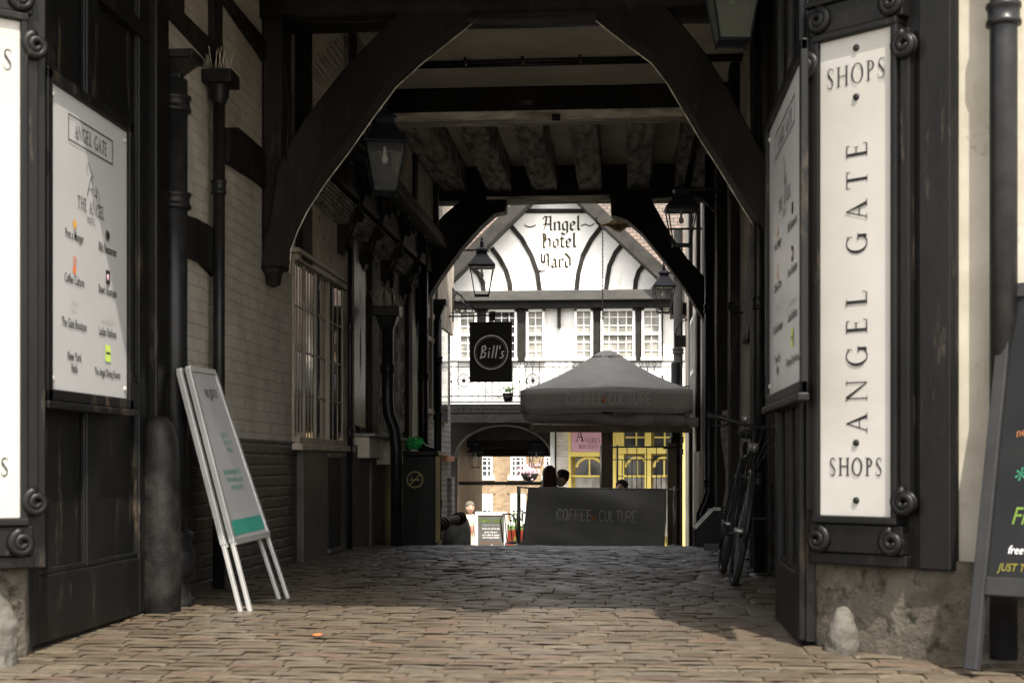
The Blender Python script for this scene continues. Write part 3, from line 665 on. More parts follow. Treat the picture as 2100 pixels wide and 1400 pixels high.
mb = MB(); bird_spikes(mb, [PY(a, b, Y2 + .05) for a, b in [(868, 486), (900, 448), (930, 420)]], 22, .13, (-.6, 0, .8), .2); mb.build('bird_spikes', 'iron', a2)

# ceiling
ce = thing('passage_ceiling', 'smoke stained plaster ceiling with bare oak joists and a cross beam', 'ceiling', (-.8, 13, 4.2))
MB().box((XL, 5.7, 4.27), (XR, 17.1, 4.5)).build('plaster_panel', 'ceil', ce)
ym = 13.25
zb_, zt_ = PY(1050, 226, ym).z, 4.27
MB().box((PY(775, 200, ym).x, ym, zb_), (XR, ym + .32, zt_)).build('cross_beam', 'timber', ce, rough=.03)
MB().box((PY(788, 240, ym).x, ym + .01, PY(1050, 245, ym).z), (PY(1421, 240, ym).x, ym + .25, zb_ - .002)).build('plank', 'strip', ce, rough=.006)
MB().box((PY(1132, 240, ym).x, ym - .01, PY(1050, 250, ym).z), (PY(1149, 240, ym).x, ym, PY(1050, 236, ym).z)).build('small_box', 'iron', ce)
MB().box((PY(1070, 200, ym).x, ym - .04, PY(1050, 218, ym).z), (PY(1093, 200, ym).x, ym - .02, PY(1050, 208, ym).z)).build('nameplate', 'fascia', ce)
zj0 = PY(1050, 247, ym).z
for (a, b) in ((805, 872), (928, 988), (1043, 1106), (1163, 1223), (1287, 1346), (1408, 1432), (1452, 1490)):
    x0, x1 = PY(a, 247, ym).x, PY(b, 247, ym).x
    MB().box((x0, ym + .26, zj0 + .01), (x1, 16.85, 4.3)).build('joist', 'old_wood', ce, rough=.045)
mb = MB()
for k, (za, yy) in enumerate(((4.235, 12.3), (4.235, 12.42))): mb.tube([(-2.2, yy, za), (-.9, yy, za + .004), (XR, yy - .02, za)], .016, 8)
for k in range(6): mb.box((-1.9 + k * .5, 12.26, 4.23), (-1.88 + k * .5, 12.46, 4.27))
mb.build('conduit', 'iron', ce)
mb = MB(); P_ = [PY(a, b, Y1 - .06) for a, b in ((575, 30), (640, 44), (720, 48), (800, 42))]; mb.tube(P_, .006, 5)
P_ = [PY(a, b, Y1 - .06) for a, b in ((580, 60), (583, 120), (592, 220), (590, 280), (585, 330))]; mb.tube(P_, .005, 5)
mb.build('cable', 'iron', ce)
# dark uprights behind the arch, left side
mb = MB(); mb.box((XL, 10.62, 2.3), (XL + .06, 10.95, 4.27)); mb.build('wall_post', 'timber', ce, rough=.02)

# upper storey over the entrance (above the frame, it shades the setts)
us = thing('upper_storey', 'dark underside of the jettied storey above the passage mouth', 'building', (-.8, 6, 3.6))
MB().box((-2.9, 5.39, 3.55), (1.35, 5.75, 4.3)).build('lintel', 'timber', us)
MB().box((-8, 5.45, 4.3), (8, 17.3, 6.9)).build('wall', 'cream_wall', us)
MB().box((-8, 5.4, 3.6), (-2.9, 6.2, 4.3)).build('wall', 'cream_wall', us); MB().box((1.35, 5.6, 3.6), (8, 6.2, 4.3)).build('wall', 'cream_wall', us)
mb = MB();0 and mb.prism([(1.0, 5.45, 2.62), (.75, 5.45, 2.9), (.3, 5.45, 3.25), (-.4, 5.45, 3.56), (1.2, 5.45, 3.56)], (0, .25, 0)); pass
MB().box((-3.1, 5.9, -.3), (-2.78, 17, 4.3)).build('side_wall', 'cream_wall', us); MB().box((1.27, 6.6, -.3), (1.6, 17, 4.3)).build('side_wall', 'cream_wall', us)

# ================================================================== ENTRANCE PILLARS
rp = thing('entrance_pillar', 'cream rendered wall corner on stained stone footing right of the passage mouth', 'wall', (1.0, 6.0, 0))
fr = [(.84, 6.12), (1.30, 5.72), (6, 5.72), (6, 6.55), (.84, 6.55)]
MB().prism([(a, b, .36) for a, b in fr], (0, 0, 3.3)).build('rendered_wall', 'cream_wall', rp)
fr2 = [(.81, 6.11), (1.29, 5.69), (2.0, 5.68), (6, 5.68), (6, 6.5), (.81, 6.5)]
MB().prism([(a, b, -.3) for a, b in fr2], (0, 0, .665)).build('stone_footing', 'stone', rp, rough=.035)
MB().ball((.895, 5.985, .0), (.058, .065, .17), 18, 14).build('guard_stone', 'white_stone', rp, rough=.07)
lp = thing('entrance_pillar', 'white corner on pale rough stone footing left of the passage mouth', 'wall', (-2.6, 5.4, 0))
fl = [(-2.40, 5.57), (-2.86, 5.16), (-7, 5.16), (-7, 6.3), (-2.62, 6.3)]
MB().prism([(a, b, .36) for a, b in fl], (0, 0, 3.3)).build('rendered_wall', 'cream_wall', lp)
MB().prism([(a - .01, b - .02, -.3) for a, b in fl], (0, 0, .66)).build('stone_footing', 'stone', lp, rough=.04)
MB().ball((-2.48, 5.35, .0), (.13, .10, .27), 18, 14).build('guard_stone', 'white_stone', lp, rough=.09)

# ================================================================== TALL VERTICAL SIGNS
def scroll(mb, cx, cz, r, y0, flip=1, a0=0, turns=1.75):
    pts = []
    n = 30
    for i in range(n + 1):
        t = i / n; a = a0 + flip * t * turns * 2 * math.pi; rr = r * (1 - .78 * t)
        pts.append((cx + rr * math.cos(a), y0 - .03 - .012 * t, cz + rr * math.sin(a)))
    mb.tube(pts, [.021 - .007 * i / n for i in range(n + 1)], 8)
    mb.lathe([(r * 1.0, 0), (r * 1.0, .02), (r * .9, .028), (.001, .03)], (cx, y0 - .028, cz), 20, 'y')
def vertical_sign(label, loc, rz, right):
    t = thing('vertical_sign', label, 'sign', loc, rz, group='tall vertical signs beside the entrance')
    hw, zb, zt = .168, .534, 2.50     # panel half width, bottom, top
    # casing board on the wall
    ex = .24 if right else .12
    MB().box((-hw - .09, -.005, .33), (hw + ex, .04, 3.4)).build('backing_board', 'timber_paint', t, False, bevel=.006)
    if right: MB().box((hw + .10, -.03, .33), (hw + .24, -.006, 3.4)).build('pilaster_board', 'timber_paint', t, False, bevel=.008)
    MB().box((-hw - .004, -.055, zb), (hw + .004, -.035, zt)).build('panel', 'enamel', t, False, bevel=.003)
    mb = MB()
    for s in (-1, 1):
        mb.box((s * hw, -.075, zb - .02), (s * (hw + .028), -.006, zt + .02)); mb.box((s * (hw + .03), -.055, zb + .02), (s * (hw + .075), -.006, zt - .02))
    mb.box((-hw - .03, -.08, zt), (hw + .03, -.006, zt + .03)); mb.box((-hw - .05, -.065, zt + .032), (hw + .05, -.006, zt + .15)); mb.box((-hw - .07, -.08, zt + .152), (hw + .07, -.006, zt + .175))
    mb.box((-hw - .03, -.08, zb - .03), (hw + .03, -.006, zb)); mb.box((-hw - .05, -.065, zb - .15), (hw + .05, -.006, zb - .032)); mb.box((-hw - .06, -.05, zb - .2), (hw + .06, -.006, zb - .152))
    mb.build('frame', 'timber_paint', t, False, bevel=.006)
    for (sx, zz, dx, dz) in ((-1, zt + .09, 0, 0), (-1, zt - .09, .055, 0), (1, zt + .09, 0, 0), (1, zt - .09, .055, 0), (-1, zb - .10, 0, 0), (1, zb - .10, 0, 0), (1, zb + .06, .055, 0), (-1, zb + .06, .055, 0)):
        if right and sx == -1 and zz == zb + .06: continue
        mb = MB(); scroll(mb, sx * (hw + .005 + dx), zz, .048, -.035, sx, R(90)); mb.build('scroll', 'timber_paint', t, False)
    mb = MB(); yy = -.0565
    serif(mb, 'ANGEL GATE', .055, 1.465, .098, yy, .56, 1.0, vert=True)
    mb.build('lettering', 'black_ink', t, False)
    mb = MB(); serif(mb, 'SHOPS', .0, 2.30, .082, yy, .2, .8); serif(mb, 'SHOPS', .0, .70, .074, yy, .2, .8)
    mb.build('lettering', 'ink', t, False)
    for zz in (2.445, 2.245, .835, .60):
        MB().lathe([(.014, 0), (.013, -.006), (.001, -.008)], (.004, yy, zz), 14, 'y').build('stud', 'black_ink', t, False)
    return t
th = math.atan2(.40, .46)
vertical_sign('white vertical sign reading angel gate on the right pillar, fully in view', (.823 + .215 - .03 - .035, 6.135 - .19 - .03 + .03, 0), -th, True)
c = Vector((-2.40, 5.57, 0)); d = Vector((-.46, -.41, 0)).normalized()
p = c + d * .235 + Vector((.02, -.02, 0))
vertical_sign('white vertical sign on the left pillar, cut off by the photo edge', p, th, False)

# ================================================================== DOORS WITH DIRECTORIES
def door(label, x, y0, y1, face):
    """leaf in the plane x, face = +1 shows to +x"""
    t = thing('wooden_door', label, 'door', (x, (y0 + y1) / 2, 0), group='open panelled doors at the passage mouth')
    zb, zt = -.035 + .03, 3.5
    def bx(mb, ya, yb, za, zc, d0, d1): mb.box((x + face * d0, ya, za), (x + face * d1, yb, zc))
    mb = MB(); bx(mb, y0, y1, zb, zt, -.06, -.02); mb.build('panel', 'door_paint', t)
    w = y1 - y0; ym = (y0 + y1) / 2
    mb = MB()
    bx(mb, y0, y0 + .13, zb, zt, -.02, .012); bx(mb, y1 - .13, y1, zb, zt, -.02, .012); bx(mb, ym - .07, ym + .07, .28, zt, -.02, .010)
    bx(mb, y0 + .13, y1 - .13, zb, .28, -.02, .011); bx(mb, y0 + .13, y1 - .13, 1.0, 1.16, -.02, .011)
    mb.build('rail', 'door_paint', t, bevel=.01)
    mb = MB()
    for a, b in ((y0 + .13, ym - .07), (ym + .07, y1 - .13)):
        for zc in (.28, 1.16): bx(mb, a, b, zc, zc + .025, -.02, .004)
        for yy in (a, b - .02): bx(mb, yy, yy + .02, .28, 1.0, -.02, .003); bx(mb, yy, yy + .02, 1.185, zt, -.02, .003)
    mb.build('moulding', 'door_paint', t, bevel=.006)
    return t
def directory(label, x, yc, w, zb, zt, face):
    t = thing('directory_board', label, 'sign', (x, yc, zb), R(90) * face, group='shop directory boards on the doors')
    h = zt - zb; hw = w / 2
    MB().box((-hw, -.012, 0), (hw, 0, h)).build('board', 'poster', t, False, bevel=.002)
    mb = MB()
    mb.box((-hw - .05, -.03, -.05), (hw + .05, .0, -.001)); mb.box((-hw - .05, -.03, h + .001), (hw + .05, .0, h + .05)); mb.box((-hw - .05, -.03, -.05), (-hw - .001, .0, h + .05)); mb.box((hw + .001, -.03, -.05), (hw + .05, .0, h + .05))
    mb.box((-hw - .08, -.045, -.085), (hw + .08, .0, -.052))
    mb.build('frame', 'door_paint', t, False, bevel=.006)
    for sx in (-1, 1):
        for zz in (.045, h - .045): MB().ball((sx * (hw - .03), -.014, zz), (.014, .008, .014), 10, 6).build('screw', 'enamel', t, False)
    y = -.0135
    def Zf(f): return h * (1 - f)
    k = w / .9
    mb = MB()
    for a, b, c_, d_ in ((-.22, .015, .22, .019), (-.22, .105, .22, .109), (-.22, .015, -.214, .109), (.214, .015, .22, .109)):
        pass
    zc0, zc1 = Zf(.155), Zf(.065)
    for (x0, x1, z0, z1) in ((-.26, .26, zc1 - .006, zc1), (-.26, .26, zc0, zc0 + .006), (-.26, -.254, zc0, zc1), (.254, .26, zc0, zc1)):
        poly2(mb, [(x0 * k, z0), (x1 * k, z0), (x1 * k, z1), (x0 * k, z1)], y)
    serif(mb, 'ANGEL GATE', 0, Zf(.135), .062, y, .16, .72 * k)
    serif(mb, 'THE ANGEL', 0, Zf(.37), .058, y, .16, .72 * k); serif(mb, 'HOTEL', 0, Zf(.405), .028, y, .15, .75 * k)
    # monogram with a swash
    stroke(mb, [(-.045, Zf(.31)), (-.01, Zf(.25)), (.012, Zf(.235)), (.012, Zf(.30))], .006, y); stroke(mb, [(-.03, Zf(.285)), (.018, Zf(.283))], .004, y)
    stroke(mb, [(.03, Zf(.275)), (.03, Zf(.33))], .006, y); stroke(mb, [(.062, Zf(.27)), (.058, Zf(.325))], .006, y); stroke(mb, [(.025, Zf(.30)), (.07, Zf(.298))], .004, y)
    stroke(mb, [(-.04, Zf(.24)), (-.06, Zf(.215)), (-.035, Zf(.195)), (-.01, Zf(.215)), (.03, Zf(.235))], .003, y); stroke(mb, [(.075, Zf(.27)), (.10, Zf(.3)), (.10, Zf(.33)), (.07, Zf(.345))], .003, y)
    mb.build('lettering', 'ink', t, False)
    L, Rr = -.19 * k, .20 * k
    items = [('Pret a Manger', L, .475, .052), ('Bills Restaurant', Rr, .475, .052), ('Coffee Culture', L, .625, .052), ("Bow's Boutique", Rr, .625, .052),
             ('The Gate Boutique', L, .775, .052), ('Ladies Fashions', Rr, .775, .052), ('New York', L, .885, .052), ('Nails', L, .925, .052), ('The Angel Dining Rooms', Rr, .92, .046)]
    for s_, xx, ff, sz in items: words('lettering', s_, xx, Zf(ff) - .012, sz * 1.1, 'black_ink', t, y - .001, .62 * k, fat=.0006)
    words('lettering', 'courtyard', Rr, Zf(.735), .05, 'pale_ink', t, y - .001, .85 * k)
    words('lettering', 'the gate', L, Zf(.70), .036, 'pale_ink', t, y - .001, .6 * k); words('lettering', 'boutique', L, Zf(.725), .026, 'pale_ink', t, y - .001, .7 * k)
    mb = MB()
    star = []
    for i in range(10):
        a = R(90 + 36 * i); r = .032 if i % 2 == 0 else .014; star.append((L + r * math.cos(a), Zf(.43) + r * math.sin(a)))
    poly2(mb, star, y); mb.build('star_emblem', 'gold', t, False)
    MB().lathe([(.026, 0), (.026, -.001)], (Rr, y, Zf(.42)), 18, 'y').build('round_emblem', 'black_ink', t, False)
    mb = MB(); ring = [(Rr + .0 + .02 * math.cos(a), Zf(.42) + .02 * math.sin(a)) for a in [R(q) for q in range(0, 361, 30)]]; stroke(mb, ring, .002, y - .002); mb.build('emblem_ring', 'poster', t, False)
    mb = MB(); poly2(mb, [(L + .02 * math.cos(R(q)), Zf(.585) + .02 * math.sin(R(q))) for q in range(0, 360, 30)], y)
    for dx in (-.012, 0, .012): stroke(mb, [(L + dx, Zf(.57)), (L + dx * 1.4 + .004, Zf(.555)), (L + dx, Zf(.54))], .006, y)
    mb.build('cup_emblem', 'orange', t, False)
    mb = MB(); poly2(mb, [(Rr - .025, Zf(.595)), (Rr + .025, Zf(.595)), (Rr + .025, Zf(.545)), (Rr - .025, Zf(.545))], y); mb.build('square_emblem', 'black_ink', t, False)
    MB().ball((Rr, y - .001, Zf(.57)), (.013, .002, .016), 10, 6).build('square_emblem_motif', 'pink', t, False)
    mb = MB(); poly2(mb, [(Rr - .035, Zf(.875)), (Rr + .035, Zf(.875)), (Rr + .035, Zf(.815)), (Rr - .035, Zf(.815))], y); mb.build('green_emblem', 'lime', t, False)
    mb = MB(); poly2(mb, [(Rr - .027, Zf(.847)), (Rr + .027, Zf(.847)), (Rr + .027, Zf(.84)), (Rr - .027, Zf(.84))], y - .001); mb.build('green_emblem_bar', 'ink', t, False)
    return t
door('black panelled door on the left carrying the sunlit directory board', -2.45, 5.62, 7.12, 1)
pn, pf = PX(98, 500, -2.42), PX(257, 500, -2.42)
directory('white shop directory board on the left door, partly in sun', -2.425, (pn.y + pf.y) / 2, pf.y - pn.y, PX(98, 797, -2.42).z, PX(98, 167, -2.42).z, 1)
door('black panelled door on the right carrying the shaded directory board', .745, 6.12, 7.08, -1)
qn, qf = PX(1655, 500, .72), PX(1583, 500, .72)
directory('white shop directory board on the right door, in shade', .72, (qn.y + qf.y) / 2, qf.y - qn.y - .02, PX(1583, 812, .72).z, PX(1583, 272, .72).z, -1)
# jamb behind the left door
jb = thing('door_frame', 'black timber jamb beside the left door', 'door frame', (-2.42, 7.2, 0), group='door jambs')
MB().box((-2.5, 7.14, -.05), (-2.40, 7.34, 4.2)).build('jamb', 'timber_paint', jb, bevel=.01)
mb = MB().box((-2.52, 5.6, 2.9), (-2.43, 7.1, 2.98)); mb.build('rail', 'timber_paint', jb)
jb = thing('door_frame', 'black timber jamb beyond the right door', 'door frame', (.9, 7.2, 0), group='door jambs')
MB().box((.76, 7.1, -.05), (1.0, 7.3, 4.2)).build('jamb', 'timber_paint', jb, bevel=.01)

# rounded guard stone by the left door
M['dark_stone'].node_tree.nodes['Bump'].inputs['Strength'].default_value = .35
gs = thing('guard_stone', 'tall rounded black guard stone beside the left door', 'guard stone', (-2.30, 7.12, -.05))
mb = MB(); pr = [(.15, -.1), (.155, .1), (.15, .5), (.145, .78), (.13, .88), (.10, .95), (.05, .99), (.001, 1.0)]
mb.lathe([(a * .72, b) for a, b in pr], (-2.395, 7.16, 0), 24); mb.build('stone', 'dark_stone', gs)

# ================================================================== DRAINPIPES
def collar(mb, x, y, z, r, h=.09):
    mb.lathe([(r, 0), (r * 1.28, .004), (r * 1.28, .02), (r * 1.16, .026), (r * 1.16, h - .026), (r * 1.28, h - .02), (r * 1.28, h - .004), (r, h)], (x, y, z), 20)
def hopper(mb, x, y, z, w, h):
    # tapering rainwater head with moulded rim
    vs = []; lv = [(0, .32), (.25, .36), (.6, .75), (.7, .85), (.72, 1.05), (1.0, 1.05)]
    for f_, k in lv:
        a = w / 2 * k
        vs += [(x - a, y - a * .8, z + h * f_), (x + a, y - a * .8, z + h * f_), (x + a, y + a * .8, z + h * f_), (x - a, y + a * .8, z + h * f_)]
    fs = [(0, 3, 2, 1)] + [(i * 4 + k, i * 4 + (k + 1) % 4, i * 4 + 4 + (k + 1) % 4, i * 4 + 4 + k) for i in range(len(lv) - 1) for k in range(4)] + [tuple(len(vs) - 4 + k for k in range(4))]
    mb.add(vs, fs)
def drainpipe(label, x, y, r, z0, z1, collars, hop=None, shoe=True, group='black drainpipes in the passage', mat='iron', spikes=False, bends=None):
    t = thing('drainpipe', label, 'drainpipe', (x, y, z0), group=group)
    pts = bends or [(x, y, z0), (x, y, (z0 + z1) / 2), (x, y, z1)]
    MB().tube(pts, r, 20).build('pipe', mat, t)
    for z in collars:
        mb = MB(); collar(mb, x, y, z, r); mb.build('collar', mat, t)
    if hop:
        mb = MB(); hopper(mb, x, y, z1 - .01, hop[0], hop[1]); o = mb.build('hopper', mat, t, bevel=.004)
        if spikes:
            mb = MB(); bird_spikes(mb, [(x - hop[0] / 2, y, z1 + hop[1]), (x + hop[0] / 2, y, z1 + hop[1])], 16, .16, (0, 0, 1), .5); mb.build('bird_spikes', 'strip', o)
    if shoe:
        mb = MB(); mb.lathe([(r * 1.5, 0), (r * 1.5, .06), (r * 1.2, .07), (r * 1.1, .16), (r * 1.55, .2), (r * 1.6, .3), (r * 1.25, .36), (r * 1.4, .38), (r * 1.4, .41), (r, .43)], (x, y, z0), 20)
        mb.build('shoe', mat, t)
    return t
px_, D_ = -2.33, 7.45
p = PY(357, 300, 7.45)
drainpipe('thick cast iron drainpipe with moulded hopper beside the left door', p.x, 7.45, .072, -.03, PY(357, 165, 7.45).z, [PY(357, 232, 7.45).z, PY(357, 430, 7.45).z], (.25, .15))
p = PX(449, 300, -2.42)
t = drainpipe('thin drainpipe with a wide box head on the cream brick wall', -2.42, p.y, .036, .0, PX(449, 215, -2.42).z, [PX(449, 400, -2.42).z, .9], None, False)
zt2 = PX(449, 215, -2.42).z
mb = MB(); mb.lathe([(.036, 0), (.06, .05), (.06, .09), (.085, .12), (.085, .12)], (-2.42, p.y, zt2), 16); mb.box((-2.50, p.y - .10, zt2 + .11), (-2.32, p.y + .10, zt2 + .19)); o = mb.build('hopper', 'iron', t, bevel=.006)
mb = MB(); bird_spikes(mb, [(-2.46, p.y - .1, zt2 + .19), (-2.38, p.y + .1, zt2 + .19)], 12, .16, (0, 0, 1), .3); mb.build('bird_spikes', 'strip', o)
p = PX(708, 600, XL + .06)
drainpipe('slim black pipe between the leaded window and the shutters', XL + .09, PX(718, 600, XL + .09).y, .022, .0, 3.2, [1.9, .98], None, False)
p = PX(795, 640, XL + .25)
t = drainpipe('black pipe under a large spiked hopper on the left wall', XL + .25, p.y, .055, 1.0, PX(795, 700, XL + .25).z, [1.6], (.24, .34), False, spikes=True,
    bends=[(XL + .25, p.y, 2.1), (XL + .25, p.y, 1.35), (XL + .26, p.y, 1.22), (XL + .31, p.y + .02, 1.08), (XL + .33, p.y + .03, .9), (XL + .33, p.y + .03, -.1)])
t = drainpipe('black drainpipe with flared hopper at the end of the left wall', XL + .12, PX(898, 700, XL + .12).y, .05, -.5, PX(898, 655, XL + .12).z, [PX(898, 745, XL + .12).z, PX(898, 860, XL + .12).z, 0.2], (.22, .26), False)
t = drainpipe('black drainpipe on the post left of the far arch', XL + .18, PX(868, 700, XL + .18).y, .055, -.3, 3.2, [PX(868, 780, XL + .18).z, .9], None, False)
t = drainpipe('tall black drainpipe on the right wall near the far arch', XR - .13, 15.0, .045, -.02, 4.0, [PX(1455, 640, XR - .13).z, .5], None, False,
    bends=[(XR - .13, 15.0, 4.2), (XR - .13, 15.0, .45), (XR - .17, 15.0, .33), (XR - .22, 15.0, .22), (XR - .22, 15.0, -.1)])
t = drainpipe('black drainpipe on the right wall behind the bicycle', XR - .1, 9.75, .035, -.02, 4.0, [PX(1552, 640, XR - .1).z, .6], None, False)
t = drainpipe('grey drainpipe with collars on the courtyard building at the right', .86, 23.5, .075, -1.1, 4.6, [PX(1408, 690, .86).z, PX(1408, 900, .86).z, .9], None, False, mat='fascia')
t = drainpipe('thick black drainpipe behind the parasol on the right', .72, 20.6, .07, -.6, 2.2, [PX(1395, 905, .72).z, PX(1395, 955, .72).z], None, False)

p = PY(2058, 300, 5.60)
drainpipe('thick dark drainpipe on the cream wall at the right edge of the photo', p.x, 5.60, .052, 0, 4.4, [PY(2058, 55, 5.6).z], None, False)
# ================================================================== LANTERNS
def lantern(label, loc, s, rz, side, arm, glassm='glass', arm_drop=0.0):
    """side: +1 bracket reaches to +x, -1 to -x. loc = bottom of the lantern; parts in local coordinates, s = eave width"""
    t = thing('wall_lantern', label, 'lantern', loc, 0, group='black wall lanterns in the passage')
    Rz = Matrix.Rotation(rz, 3, 'Z')
    hb, ht, H1 = .26 * s, .5 * s, 1.12 * s
    def ring(h, z): return [Rz @ Vector((a * h, b * h, z)) for a, b in ((-1, -1), (1, -1), (1, 1), (-1, 1))]
    B, T = ring(hb, 0), ring(ht * .92, H1)
    mb = MB()
    for k in range(4):
        mb.tube([B[k] + Vector((0, 0, -.05 * s)), T[k], T[k] + Vector((0, 0, .09 * s))], .022 * s, 6)
        mb.tube([B[k], B[(k + 1) % 4]], .028 * s, 6); mb.tube([T[k], T[(k + 1) % 4]], .034 * s, 6)
    mb.add(B, [(0, 1, 2, 3)])
    mb.build('frame', 'iron_blue', t, False)
    g = MB()
    for k in range(4): g.add([B[k], B[(k + 1) % 4], T[(k + 1) % 4], T[k]], [(0, 1, 2, 3)])
    g.build('glass', glassm, t, False, solid=.003)
    mb = MB(); lv = [(ht * 1.06, H1 + .0), (ht * 1.06, H1 + .05 * s), (ht * .62, H1 + .34 * s), (ht * .42, H1 + .5 * s), (ht * .42, H1 + .60 * s), (ht * .55, H1 + .62 * s), (ht * .5, H1 + .68 * s), (ht * .14, H1 + .80 * s)]
    vs = []
    for h, z in lv: vs += ring(h, z)
    fs = [(0, 3, 2, 1)] + [(i * 4 + k, i * 4 + (k + 1) % 4, i * 4 + 4 + (k + 1) % 4, i * 4 + 4 + k) for i in range(len(lv) - 1) for k in range(4)] + [tuple(len(vs) - 4 + k for k in range(4))]
    mb.add(vs, fs); mb.build('roof', 'iron_blue', t, False, bevel=.004)
    MB().lathe([(.06 * s, 0), (.1 * s, .05 * s), (.05 * s, .1 * s), (.09 * s, .16 * s), (.06 * s, .22 * s), (.02 * s, .26 * s), (.05 * s, .3 * s), (.001, .42 * s)], (0, 0, H1 + .78 * s), 12).build('finial', 'iron_blue', t, False)
    mb = MB(); mb.lathe([(.001, -.22 * s), (.07 * s, -.18 * s), (.085 * s, -.1 * s), (.05 * s, 0), (.035 * s, .06 * s), (.035 * s, .2 * s)], (0, 0, H1 - .22 * s), 12); mb.build('bulb', 'bulb', t, False)
    zc = H1 + .66 * s + arm_drop * s
    mb = MB(); mb.bar((side * ht * .3, 0, zc), (side * arm, 0, zc), .03, .022)
    mb.box((side * (arm - .012), -.025, zc - .34), (side * arm, .025, zc + .06))
    n = 22
    for (cx, cz, r, fl) in ((arm - .13, zc - .10, .075, 1), (arm - .28, zc - .075, .045, -1)):
        if arm < .3 and fl < 0: continue
        pts = [(side * (cx + r * (1 - .75 * i / n) * math.cos(fl * i / n * 9)), 0, cz + r * (1 - .75 * i / n) * math.sin(fl * i / n * 9)) for i in range(n + 1)]
        mb.tube(pts, .0065, 6)
    mb.tube([(side * arm, 0, zc - .3), (side * (arm - .1), 0, zc - .22), (side * max(arm - .3, .08), 0, zc - .015)], .008, 6)
    mb.build('bracket', 'iron', t, False)
    return t
def lan(label, px, pyb, Y, s, rz, side, wall, **k):
    p = PY(px, pyb, Y); lantern(label, p, s, rz, side, abs(wall - p.x), **k)
lan('large lantern hanging left under the nearer timber arch', 789, 396, 11.5, .345, R(14), -1, XL + .3)
lan('greenish glazed lantern cut off at the top of the photo above the right door', 1503, 88, 9.2, .36, R(4), 1, XR, glassm='glass_green')
lan('lantern on scrolled bracket at the right wall in front of the farther arch', 1397, 503, 14.2, .31, R(3), 1, XR - .02)
lan('lantern at left beyond the farther arch, white gable behind its glass', 988, 606, 18.6, .335, R(5), -1, XL)
lan('lantern at right beyond the farther arch, above the parasol', 1361, 641, 20.2, .315, R(5), 1, XR)
lan('lantern whose spike rises behind the right slope of the parasol', 1359, 876, 22.5, .36, R(5), 1, XR)
lan('small lantern in the left of the far archway', 975, 958, 31.5, .30, R(20), -1, -3.4)
lan('small lantern in the right of the far archway', 1100, 958, 31.5, .30, R(20), 1, -1.2)
p = PY(1290, -420, 5.42); t = lantern('lantern hung over the street mouth of the passage, above the photo edge', p, .36, R(10), 1, .06)
MB().tube([(0, 0, .36 * 1.6), (0, 0, 3.56 - p.z)], .01, 6).build('rod', 'iron', t, False)

# ================================================================== LEFT A-BOARD (folded, leaning against the wall)
ab = thing('sandwich_board', 'pale folded sandwich board with green text leaning against the left wall', 'sandwich board', (-1.83, 7.66, -.015), 0)
# local frame: u along the wall (deeper), up leaning towards the wall
def fr_board(root, base0, base1, top0, top1, w=.03):
    b0, b1, t0, t1 = map(Vector, (base0, base1, top0, top1))
    return b0, b1, t0, t1
b0 = PY(512, 1246, 7.24); b0.z = gz(b0.y); b1 = PY(590, 1224, 7.85); b1.z = gz(b1.y)
t0 = PY(384, 757, 7.35); t1 = PY(436, 765, 8.0)
def lerp(a, b, t): return a + (b - a) * t
nrm = (b1 - b0).cross(t0 - b0).normalized()
if nrm.x < 0: nrm = -nrm
def panel(off, dz=0, nm=('board', 'leg'), shift=Vector()):
    B0, B1, T0, T1 = (v + nrm * off + shift for v in (b0, b1, t0, t1))
    lo0, lo1 = lerp(B0, T0, .28), lerp(B1, T1, .28)
    mb = MB().prism([lo0, lo1, T1, T0], nrm * .012); o = mb.build(nm[0], 'aboard', ab)
    mb = MB()
    for a, b in ((lo0, T0), (lo1, T1), (lo0, lo1), (T0, T1)): mb.bar(a + nrm * .006, b + nrm * .006, .032, .03, nrm)
    mb.build('frame', 'alu', ab, bevel=.003)
    for a, b in ((B0, lo0), (B1, lo1)):
        MB().bar(a + nrm * .004, b + nrm * .004, .028, .02, nrm).build(nm[1], 'alu', ab, bevel=.003)
    return lo0, lo1, T0, T1
lo0, lo1, T0, T1 = panel(0)
panel(-.045, shift=Vector((.0, -.02, 0)))
# print on the front: quad patches and words laid in the board's own plane
def on_board(name, s, u, v, size, mat, sx=.8):
    ux = (lo1 - lo0).normalized(); uz = (T0 - lo0).normalized(); n = ux.cross(uz); uz = (uz - ux * uz.dot(ux)).normalized(); n = nrm
    m = Matrix((( *ux, 0), (*n, 0), (*uz, 0), (0, 0, 0, 1))).transposed()
    org = lerp(lerp(lo0, lo1, u), lerp(T0, T1, u), v) + nrm * .016
    o = words(name, s, 0, 0, size, mat, ab, 0, sx)
    o.data.transform(Matrix.Translation(org) @ m); o.location = -ab.location
    return o
def patch(mb, u0, v0, u1, v1, off=.0135):
    P = lambda u, v: lerp(lerp(lo0, lo1, u), lerp(T0, T1, u), v) + nrm * off
    mb.add([P(u0, v0), P(u1, v0), P(u1, v1), P(u0, v1)], [(0, 1, 2, 3)])
mb = MB(); patch(mb, .05, .035, .95, .12); mb.build('green_band', 'teal', ab)
on_board('lettering', 'the gate', .5, .84, .10, 'ink'); on_board('lettering', 'boutique', .5, .76, .055, 'pale_ink', 1.2)
for i, (s_, v) in enumerate((('stocking brands', .60), ('you will love in our', .555), ('ladies boutique', .51), ('take advantage of our', .38), ('one to one in-store', .335), ('styling service', .29))):
    on_board('lettering', s_, .5, v, .05, 'teal', .72)

